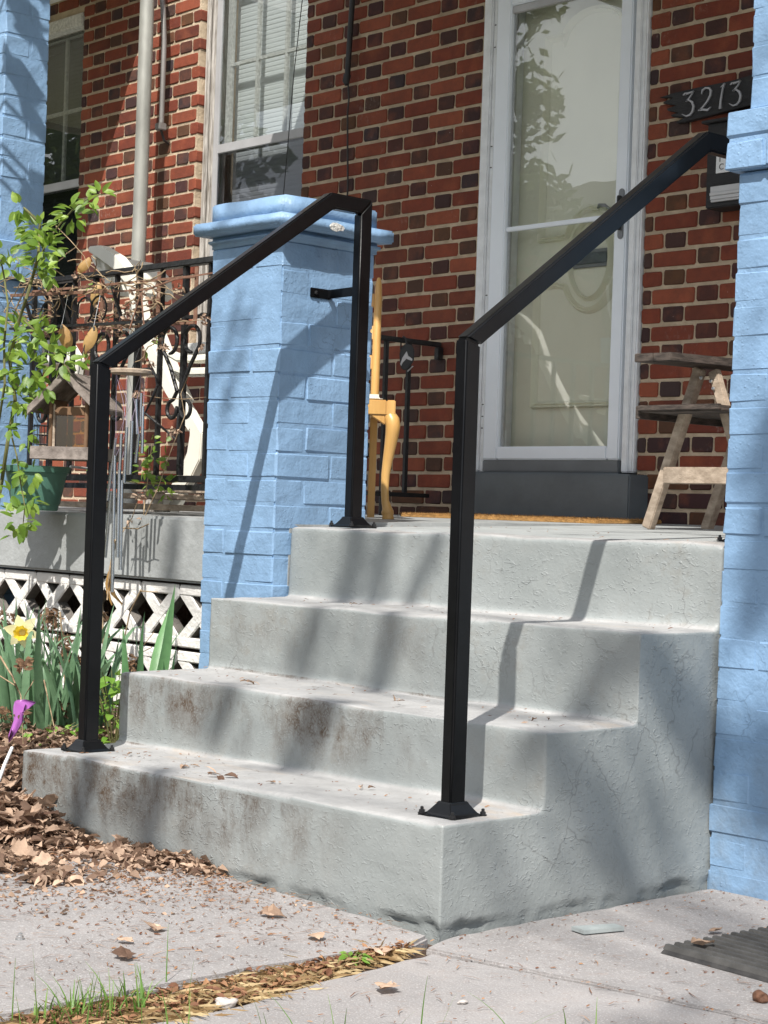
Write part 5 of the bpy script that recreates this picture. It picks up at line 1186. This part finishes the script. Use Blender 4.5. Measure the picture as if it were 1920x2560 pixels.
for (cx_, cy_, r, k) in [(-1.38, -.07, .15, 240), (-1.12, -.10, .15, 300), (-.90, -.045, .09, 240), (-.80, -.035, .08, 170), (-.72, -.025, .05, 80), (-1.02, -.36, .13, 230), (-.80, -.36, .05, 70), (-.90, -.24, .14, 110), (-1.2, -.45, .14, 200)]:
    for i in range(k):
        a = q.uniform(0, 6.28); rr = r*math.sqrt(q.random()); x, y = cx_+rr*math.cos(a)*1.2, cy_+rr*math.sin(a)
        if y > -.008 and x > -1.5: continue
        put_leaf(x, y, q.uniform(.008, .034), q.uniform(0, .035)*(1-rr/r))
for (cx_, cy_, rx, ry, k, s0, s1, lf) in [(-1.36, -.16, .16, .12, 120, .035, .075, .03), (-1.75, .0, .45, .25, 170, .03, .07, .012), (-2.2, .15, .5, .3, 110, .03, .065, .01), (-1.58, .28, .08, .2, 30, .03, .05, .006), (-.93, -.06, .14, .05, 34, .025, .05, .016), (-1.02, -.36, .13, .10, 42, .03, .06, .02), (-1.15, -.22, .2, .15, 40, .025, .055, .006), (-.80, -.36, .05, .04, 9, .03, .05, .006), (-1.25, -.5, .2, .12, 40, .03, .06, .01)]:
    for i in range(k):
        a = q.uniform(0, 6.28); rr = math.sqrt(q.random()); x, y = cx_+rx*rr*math.cos(a), cy_+ry*rr*math.sin(a)
        if y > -.02 and x > -1.53: continue
        ss = q.uniform(s0, s1); b_ = q.uniform(0, 6.28)
        big_leaf(lt, Vector((x, y, top(x, y)+ss*.16+lf*(1-rr)*q.random()+.008)), (math.cos(b_), math.sin(b_), q.uniform(-.5, .5)), (q.uniform(-.8, .8), q.uniform(-.9, .6), 1), ss, q)
for i in range(2600):      # thin scatter of broken bits fading out over the slab
    x, y = q.uniform(-1.3, -.25), -.02-.55*q.random()**1.3
    if q.random() > math.exp(-max(0, (x+.95)/.33)**2)*.9+.05: continue
    put_leaf(x, y, q.uniform(.004, .016))
tag(stuff(build(lt, 'leaf_litter', 'litter', smooth=True)), 'drift of dry brown leaves along the foot of the steps', 'dry leaves')
cb = MB(); q = random.Random(23)
def sliver(p, l, w, nrm=(0, 0, 1)):
    a = q.uniform(0, 6.28); d = Vector((math.cos(a), math.sin(a), q.uniform(-.05, .25)))*l; s = Vector((-math.sin(a), math.cos(a), 0))*w
    p = Vector(p); cb.add([p-s, p+s+Vector((0, 0, w*.5)), p+d*.6+s*.7+Vector((0, 0, w)), p+d, p+d*.6-s*.6], [(0, 1, 2, 3, 4)])
for i in range(14000):
    x, y = q.uniform(-1.1, .0), q.uniform(-1.3, -.015)
    if q.random() > .08+.9*math.exp(-((x+.85)/.35)**2)*math.exp(-(y/.35)**2)+.10*sm(-.5, 0, y): continue
    sliver((x, y, .0115), q.uniform(.003, .016), q.uniform(.0006, .0022))
for i in range(4200):
    x, y = q.uniform(.02, .95), q.uniform(-.95, .82)
    if y < -.1 and x < .16: continue
    d_ = .16+.5*math.exp(-((y-.82)/.1)**2)+.5*math.exp(-(x/.05)**2)+.4*math.exp(-((y-(x*.18-.11))/.02)**2)
    if q.random() > d_: continue
    sliver((x, y, .0032), q.uniform(.002, .012), q.uniform(.0005, .002))
for (ya, yb, z0, k) in ((.02, .275, .215, 110), (.30, .57, .378, 80), (.60, .84, .576, 40), (.9, 1.5, .777, 40)):
    for i in range(k):
        x = -1.45+1.42*q.random()**1.3; y = q.uniform(ya, yb); z = (tL[(0, 1, 2, 3)[int((ya+.05)/.29)]]*(-x)+tR[int((ya+.05)/.29)]*(1.5+x))/1.5 if z0 < .7 else ft(y)
        sliver((x, y, z+.004), q.uniform(.004, .018), q.uniform(.0006, .0018))
tag(stuff(build(cb, 'leaf_crumbs', 'crumb')), 'scattered reddish leaf crumbs over the paving and treads', 'debris')
nd = MB(); q = random.Random(61)      # fallen needles and fine twigs
for i in range(620):
    if q.random() < .7: x, y, z = -1.1+1.05*q.random()**.8, -.02-.9*q.random()**1.2, .0118
    else: x, y, z = q.uniform(.06, .9), q.uniform(-.8, .8), .0035
    if -.02 < x < .16 and y < -.1: z = .006
    a = q.gauss(.9, .9); l = q.uniform(.012, .05); d = Vector((math.cos(a), math.sin(a), 0))*l; w = q.uniform(.0005, .0011)
    sd_ = Vector((-math.sin(a), math.cos(a), 0))*w; bnd = sd_*q.uniform(-6, 6); p = Vector((x, y, z))
    nd.add([p-sd_, p+sd_, p+d*.5+bnd+sd_+Vector((0, 0, .002)), p+d*.5+bnd-sd_+Vector((0, 0, .002)), p+d], [(0, 1, 2, 3), (3, 2, 4)])
tag(stuff(build(nd, 'fallen_needles', 'crumb')), 'thin brown needles and twigs strewn over the paving', 'debris')
# a handful of single leaves lying apart
big = [(-.30, -.20, .055, 'curled brown leaf on the left slab in front of the litter'), (-.335, -.43, .05, 'pale tan broken leaf lying flat on the left slab'), (-.15, -.62, .065, 'large dark brown leaf near the front edge of the left slab'), (-.07, -.24, .04, 'narrow twisted leaf at the middle of the left slab'), (.06, -.20, .065, 'brown leaf lying in the crack close to the step corner'), (.30, .45, .04, 'shrivelled leaf beside the right side of the steps'), (.40, .33, .05, 'curled leaf resting on the corner of the rubber mat'), (.22, -.33, .055, 'thin brown curled leaf on the right slab near the grass strip'), (-.28, -.55, .035, 'small dark leaf on the left slab near its middle')]
q = random.Random(55)
for x, y, s, lb in big:
    mb = MB(); z = .012 if x < .02 else .004
    if 'mat' in lb: z = .018
    a = q.uniform(0, 6.28); big_leaf(mb, Vector((x, y, z+.006)), (math.cos(a), math.sin(a), .05), (q.uniform(-.3, .3), q.uniform(-.3, .3), 1), s, q)
    tag(build(mb, 'dry_leaf', 'litter', smooth=True), lb, 'leaf', 'single fallen leaves')
mb = MB()
for (x, y, z, s) in [(-.95, .10, .198, .045), (-.80, .07, .2, .06), (-1.2, .12, .196, .03), (-.62, .10, .205, .03), (-1.05, .35, .378, .05), (-.55, .40, .378, .04), (-.15, .43, .378, .03), (-.45, .2, .208, .035), (-1.0, .65, .571, .03)]:
    for i in range(4): curl_leaf(mb, Vector((x+q.uniform(-.02, .02), y+q.uniform(-.02, .02), z+.004)), (q.uniform(-1, 1), q.uniform(-1, 1), .1), (0, 0, 1), s*q.uniform(.3, .7), q, .4)
tag(stuff(build(mb, 'tread_litter', 'litter')), 'few dry leaf scraps lying on the step treads', 'debris')
# dry grass strip between the slabs
gr = MB(); q = random.Random(41)
struct(build(MB().add([(-.02, -2.6, -.012), (.20, -2.6, -.012), (.20, -.02, -.012), (-.02, -.02, -.012)], [(0, 1, 2, 3)]), 'soil_strip', 'soil'))
def blade(mb, p, l, w, lean, a, seg=4):
    vs = []; fs = []
    for i in range(seg+1):
        s = i/seg; c = Vector(p)+Vector((math.cos(a)*lean*s*s*l, math.sin(a)*lean*s*s*l, l*s*(1-.25*lean*s))); ww = w*(1-s**1.5)+.0002
        sd_ = Vector((-math.sin(a), math.cos(a), 0))*ww; vs += [c-sd_, c+sd_]
        if i: k = (i-1)*2; fs.append((k, k+1, k+3, k+2))
    mb.add(vs, fs)
for i in range(1900):
    y = -.12-1.0*q.random(); wid = .03+.10*sm(-.12, -.55, y); x = .008+wid*q.random()
    if y < -.62: x = q.uniform(.0, .17)
    a = q.uniform(0, 6.28); l = q.uniform(.02, .065); p = Vector((x, y, q.uniform(-.010, .004)))
    d = Vector((math.cos(a), math.sin(a), q.uniform(-.1, .22)))*l; s = Vector((-math.sin(a), math.cos(a), .3))*q.uniform(.0004, .0010)
    gr.add([p-s, p+s, p+d*.5+s+Vector((0, 0, .004)), p+d, p+d*.5-s], [(0, 1, 2, 3, 4)])
tag(stuff(build(gr, 'dry_grass', 'straw')), 'dry straw coloured grass filling the gap between the slabs', 'dry grass')
cr_ = MB()
for i in range(1200):
    y = -.10-.85*q.random(); x = .006+(.03+.10*sm(-.12, -.55, y))*q.random(); p = Vector((x, y, q.uniform(-.006, .008)))
    curl_leaf(cr_, p, (q.uniform(-1, 1), q.uniform(-1, 1), .2), (q.uniform(-.5, .5), q.uniform(-.5, .5), 1), q.uniform(.006, .018), q, .6)
tag(stuff(build(cr_, 'reddish_litter', 'crumb')), 'reddish leaf fragments in the gap between the slabs', 'debris')
gg = MB()
for i in range(90):
    x, y = q.uniform(.0, .09), -.70-.22*q.random(); blade(gg, (x, y, -.01), q.uniform(.03, .09), q.uniform(.0012, .0026), q.uniform(.1, .9), q.uniform(0, 6.28))
for (px, n__) in ((60, 3), (200, 4), (300, 3), (450, 4), (520, 2), (700, 3), (800, 5), (930, 3), (1050, 3), (1300, 2), (1450, 2)):
    for k in range(n__):
        p = onZ(px+q.uniform(-60, 60), 2610+q.uniform(-10, 60), 0); blade(gg, (p.x, p.y, -.012), q.uniform(.05, .13), q.uniform(.0010, .0022), q.uniform(.1, .8), q.uniform(0, 6.28), 6)
for (px, py, h) in ((440, 2500, .15), (415, 2470, .12), (355, 2560, .10), (275, 2560, .10), (30, 2560, .12), (90, 2560, .13), (470, 2520, .09)):
    p = onZ(px, py, 0); blade(gg, (p.x, p.y, -.012), h, .0010, q.uniform(.05, .2), q.uniform(0, 6.28), 7)
tag(stuff(build(gg, 'grass_blades', 'grass')), 'thin green grass blades sprouting at the bottom edge of the paving', 'grass')
# small objects on the paving
def pebble(name, loc, r, sc, mat, seed, label, cat):
    b = bmesh.new(); bmesh.ops.create_icosphere(b, subdivisions=3, radius=r)
    for v in b.verts: v.co += v.co*.55*fb(v.co+Vector((seed, 0, 0)), .8/r); v.co = Vector((v.co.x*sc[0], v.co.y*sc[1], v.co.z*sc[2]))+Vector(loc)
    mm = bpy.data.meshes.new(name); b.to_mesh(mm); b.free(); return tag(link(name, mm, mat, None, None, True), label, cat)
pebble('pebble', (.14, -.63, .006), .015, (1.0, 1.4, .62), 'stone', 1, 'white pebble in the dry grass strip at the bottom', 'pebble')
pebble('seed_husk', (.655, .118, .012), .013, (1, 1, .9), 'nut', 2, 'round brown seed husk on the paving at lower right corner', 'seed husk')
pebble('pebble', (.36, -.30, .003), .007, (1.0, 1.4, .5), 'stone', 3, 'small flat pale stone on the right slab', 'pebble')
tl_ = MB().prism([(.12, .245), (.155, .335), (.185, .330), (.160, .238)], lambda q_: (q_[0], q_[1], .004), lambda q_: (q_[0], q_[1], .013))
tag(build(tl_, 'tile_shard', 'tile', bev=.001), 'broken pale grey tile shard on the paving right of the steps', 'tile shard')
bo = thing('loose_bolt', (-.40, -.68, .011), 'small shiny steel bolt lying on the left slab', 'bolt')
build(MB().lathe([(.007, .0), (.007, .005), (.0045, .0055), (.0045, .010), (.002, .011)], (-.40, -.68, .0112), 10), 'bolt_head', 'steel', bo); build(MB().lathe([(.009, 0), (.009, .001)], (-.40, -.68, .0101), 12), 'washer', 'steel', bo)

# ================================================================ TREES AND HOUSES ROUND ABOUT
def leafmass(mb, c, r, n_, s0, s1, q, sq=(1, 1, .8)):
    for i in range(n_):
        d = Vector((q.gauss(0, 1), q.gauss(0, 1), q.gauss(0, 1))).normalized()*r*q.random()**.45
        p = Vector(c)+Vector((d.x*sq[0], d.y*sq[1], d.z*sq[2])); a = Vector((q.uniform(-1, 1), q.uniform(-1, 1), q.uniform(-1, 1))).normalized(); b = a.orthogonal().normalized(); s = q.uniform(s0, s1)
        mb.add([p, p+(a+b*.5)*s*.5, p+a*s, p+(a-b*.5)*s*.5], [(0, 1, 2, 3)])
q = random.Random(77)
def wobble(a, b, k, amp): return [Vector(a).lerp(Vector(b), i/k)+Vector((fb((i, a[0], 1), .8), fb((i, 2, a[1]), .8), fb((3, i, a[2]), .8)))*amp*(1 if 0 < i < k else 0) for i in range(k+1)]
st_ = thing('street_tree', (6.6, -7.0, 0), 'tall tree in front of the house whose branches dapple the steps', 'tree')
build(MB().tube(wobble((6.6, -7.0, -.05), (5.6, -6.9, 10.0), 6, .15), [.26, .23, .21, .19, .16, .13, .09], 12), 'trunk', 'bark', st_, smooth=True)
LF = MB(); T = 7.4
def bough(p1, p2, r, leaves=30, T=T, ext=.5):
    a, b = Vector(p1)+SUN*T, Vector(p2)+SUN*T; d = (b-a); a2 = a-d*ext; b2 = b+d*ext
    build(MB().tube([a2, a.lerp(b, .3)+Vector((.02, 0, .01)), b, b2], [r*.6, r, r, r*.5], 7), 'limb', 'bark', st_, smooth=True)
    build(MB().tube([b2, b2.lerp(Vector((5.6, -6.9, 9.9)), .4)+Vector((0, 0, .35)), Vector((5.6, -6.9, 9.9))], [.006, .007, .008], 5), 'twig', 'bark', st_, smooth=True)
    for i in range(leaves): leafmass(LF, a2.lerp(b2, q.random())+Vector((q.gauss(0, .05), q.gauss(0, .05), q.gauss(0, .05))), .05, 1, .04, .075, q)
SH = [('Y', Y4, (880, 1345), (862, 1490), .045), ('Y', Y4, (955, 1350), (935, 1480), .035), ('Y', Y4, (1075, 1370), (1030, 1485), .03), ('Y', Y3, (778, 1560), (755, 1650), .04), ('Y', Y3, (965, 1545), (945, 1710), .042), ('Y', Y2, (815, 1760), (735, 1900), .05),
      ('Y', 0, (212, 1910), (200, 2030), .045), ('Y', 0, (385, 1935), (372, 2080), .045), ('X', 0, (1605, 1615), (1765, 1880), .07), ('X', 0, (1385, 1870), (1520, 2100), .06), ('Y', Y3, (1490, 1690), (1440, 1790), .03), ('Y', .84, (1905, 1340), (1900, 1480), .06), ('Y', .84, (1900, 1880), (1915, 2010), .06), ('Y', .84, (1915, 1080), (1910, 1180), .05), ('Y', .85, (430, 1330), (425, 1430), .03), ('Y', Y2, (560, 1740), (540, 1820), .035)]
for ax_, v_0, p1, p2, r in SH:
    f_ = onY if ax_ == 'Y' else onX
    bough(f_(*p1, v_0), f_(*p2, v_0), r, int(14+r*300))
for i in range(26):      # higher twigs that streak the porch floor and paving
    P1 = Vector((q.uniform(-2.2, .6), q.uniform(1.1, 2.3), .78))
    leafmass(LF, P1+SUN*q.uniform(6.5, 9), q.uniform(.05, .16), 10, .05, .09, q)
for i in range(7):
    P1 = Vector((q.uniform(.1, 1.4), q.uniform(-1.4, 1.2), q.uniform(0, .3)))
    if P1.x < .6 and P1.y > -.4 and q.random() < .6: continue
    leafmass(LF, P1+SUN*q.uniform(7, 9), q.uniform(.05, .2), 12, .05, .09, q)
for i in range(60):
    leafmass(LF, Vector((q.uniform(5.2, 8.5), q.uniform(-9, -6.2), q.uniform(7, 11))), q.uniform(.2, .5), 40, .05, .10, q)
stuff(build(LF, 'crown', 'tree', st_))
# small broadleaf tree left of the frame that throws leaf shadows on the left pillar
yt = thing('yard_tree', (-3.5, -2.6, 0), 'young broadleaf tree left of the view shading the far left pillar', 'tree')
build(MB().tube(wobble((-3.5, -2.6, -.05), (-3.4, -2.4, 3.6), 5, .08), [.08, .07, .06, .055, .05, .04], 9), 'trunk', 'bark', yt, smooth=True)
LB = MB()
for k in range(26):
    P1 = Vector((-3.165, q.uniform(.86, 1.08), q.uniform(1.65, 2.65))); c = P1+SUN*q.uniform(1.0, 1.5)
    nrm = SUN+Vector((q.uniform(-.5, .5), q.uniform(-.5, .5), q.uniform(-.5, .5))); d = Vector((q.uniform(-1, 1), q.uniform(-1, 1), -.8))
    m_ = orient(c, d, nrm, q.uniform(.09, .15)); LB.add([m_ @ Vector(v) for v in ((0, 0, 0), (-.26, .35, .04), (-.2, .7, .03), (0, 1, 0), (.2, .7, .03), (.26, .35, .04))], [(0, 1, 2, 3, 4, 5)])
    if k % 5 == 0: build(MB().tube([c, c.lerp(Vector((-3.4, -2.4, 3.6)), .5)+Vector((0, 0, .3)), Vector((-3.4, -2.4, 3.5))], [.006, .014, .025], 6), 'limb', 'bark', yt, smooth=True)
for k in range(40): leafmass(LB, (q.uniform(-4.3, -2.7), q.uniform(-3.4, -1.9), q.uniform(3.6, 5.0)), .35, 20, .07, .12, q)
stuff(build(LB, 'crown', 'tree', yt))
# trees across the road, seen mirrored in the door glass
for i, (x, y, h, blobs, lb) in enumerate(((-17.1, -12.3, 5.0, [((-17.2, -12.3, 6.9), 1.0, 520), ((-16.4, -12.2, 7.25), .55, 260), ((-17.0, -12.2, 5.5), 1.1, 620), ((-16.2, -12.2, 5.7), .6, 260), ((-17.6, -12.4, 5.0), 1.2, 520)], 'broad tree across the road mirrored in the left of the door glass'),
                                          (-15.2, -12.8, 3.6, [((-15.5, -12.6, 5.0), .75, 420), ((-14.9, -12.7, 4.7), .55, 240)], 'smaller round tree across the road beside the broad tree'),
                                          (-19.0, -13.5, 7.5, [((-17.2, -13.0, 9.1), .45, 160), ((-16.9, -13.0, 8.9), .4, 120), ((-19, -13.5, 8.6), 1.3, 420)], 'tall thin tree behind the others across the road'),
                                          (-25.5, -11.5, 5.5, [((-25.5, -11.5, 7.0), 2.6, 1500), ((-27.5, -11.8, 5.6), 2.2, 1000), ((-24.0, -11.3, 4.6), 1.8, 700)], 'wide spreading tree far along the road mirrored in the left windows'),
                                          (-33.0, -11.5, 6.0, [((-33, -11.5, 7.5), 3.2, 1700), ((-30.3, -11.6, 5.4), 2.2, 900), ((-36, -11.5, 6.0), 2.6, 1000)], 'farthest wide tree along the road mirrored in the dark left window'))):
    t_ = thing('roadside_tree', (x, y, 0), lb, 'tree', 'trees across the road')
    build(MB().tube(wobble((x, y, -.05), (x+.2, y, h), 5, .15), [.22, .19, .17, .15, .12, .08], 9), 'trunk', 'bark', t_, smooth=True)
    mb = MB()
    for c, r, n_ in blobs:
        leafmass(mb, c, r, n_, *((.14, .30) if r < 1.5 else (.3, .6)), q); build(MB().tube([(x+.2, y, h*.9), Vector((x+.2, y, h)).lerp(Vector(c), .6), c], [.08, .05, .02], 6), 'limb', 'bark', t_, smooth=True)
    stuff(build(mb, 'crown', 'tree', t_))
rh = thing('row_house', (-19, -18.5, 0), 'long two storey row of brick houses across the road', 'house')
build(MB().box((-40, -27, -.03), (-5.5, -18, 6.1)), 'wall', 'farbrick', rh)
build(MB().prism([(-17.6, 6.101), (-22.5, 8.3), (-27.4, 6.101)], lambda q_: (-40.4, *q_), lambda q_: (-5.1, *q_)), 'roof', 'slate', rh)
for k in range(9):
    for z in (1.0, 3.9):
        w_ = build(MB().box((-38+k*3.7, -18.0+.001, z), (-36.9+k*3.7, -17.93, z+1.5)), 'window', 'trim', rh)
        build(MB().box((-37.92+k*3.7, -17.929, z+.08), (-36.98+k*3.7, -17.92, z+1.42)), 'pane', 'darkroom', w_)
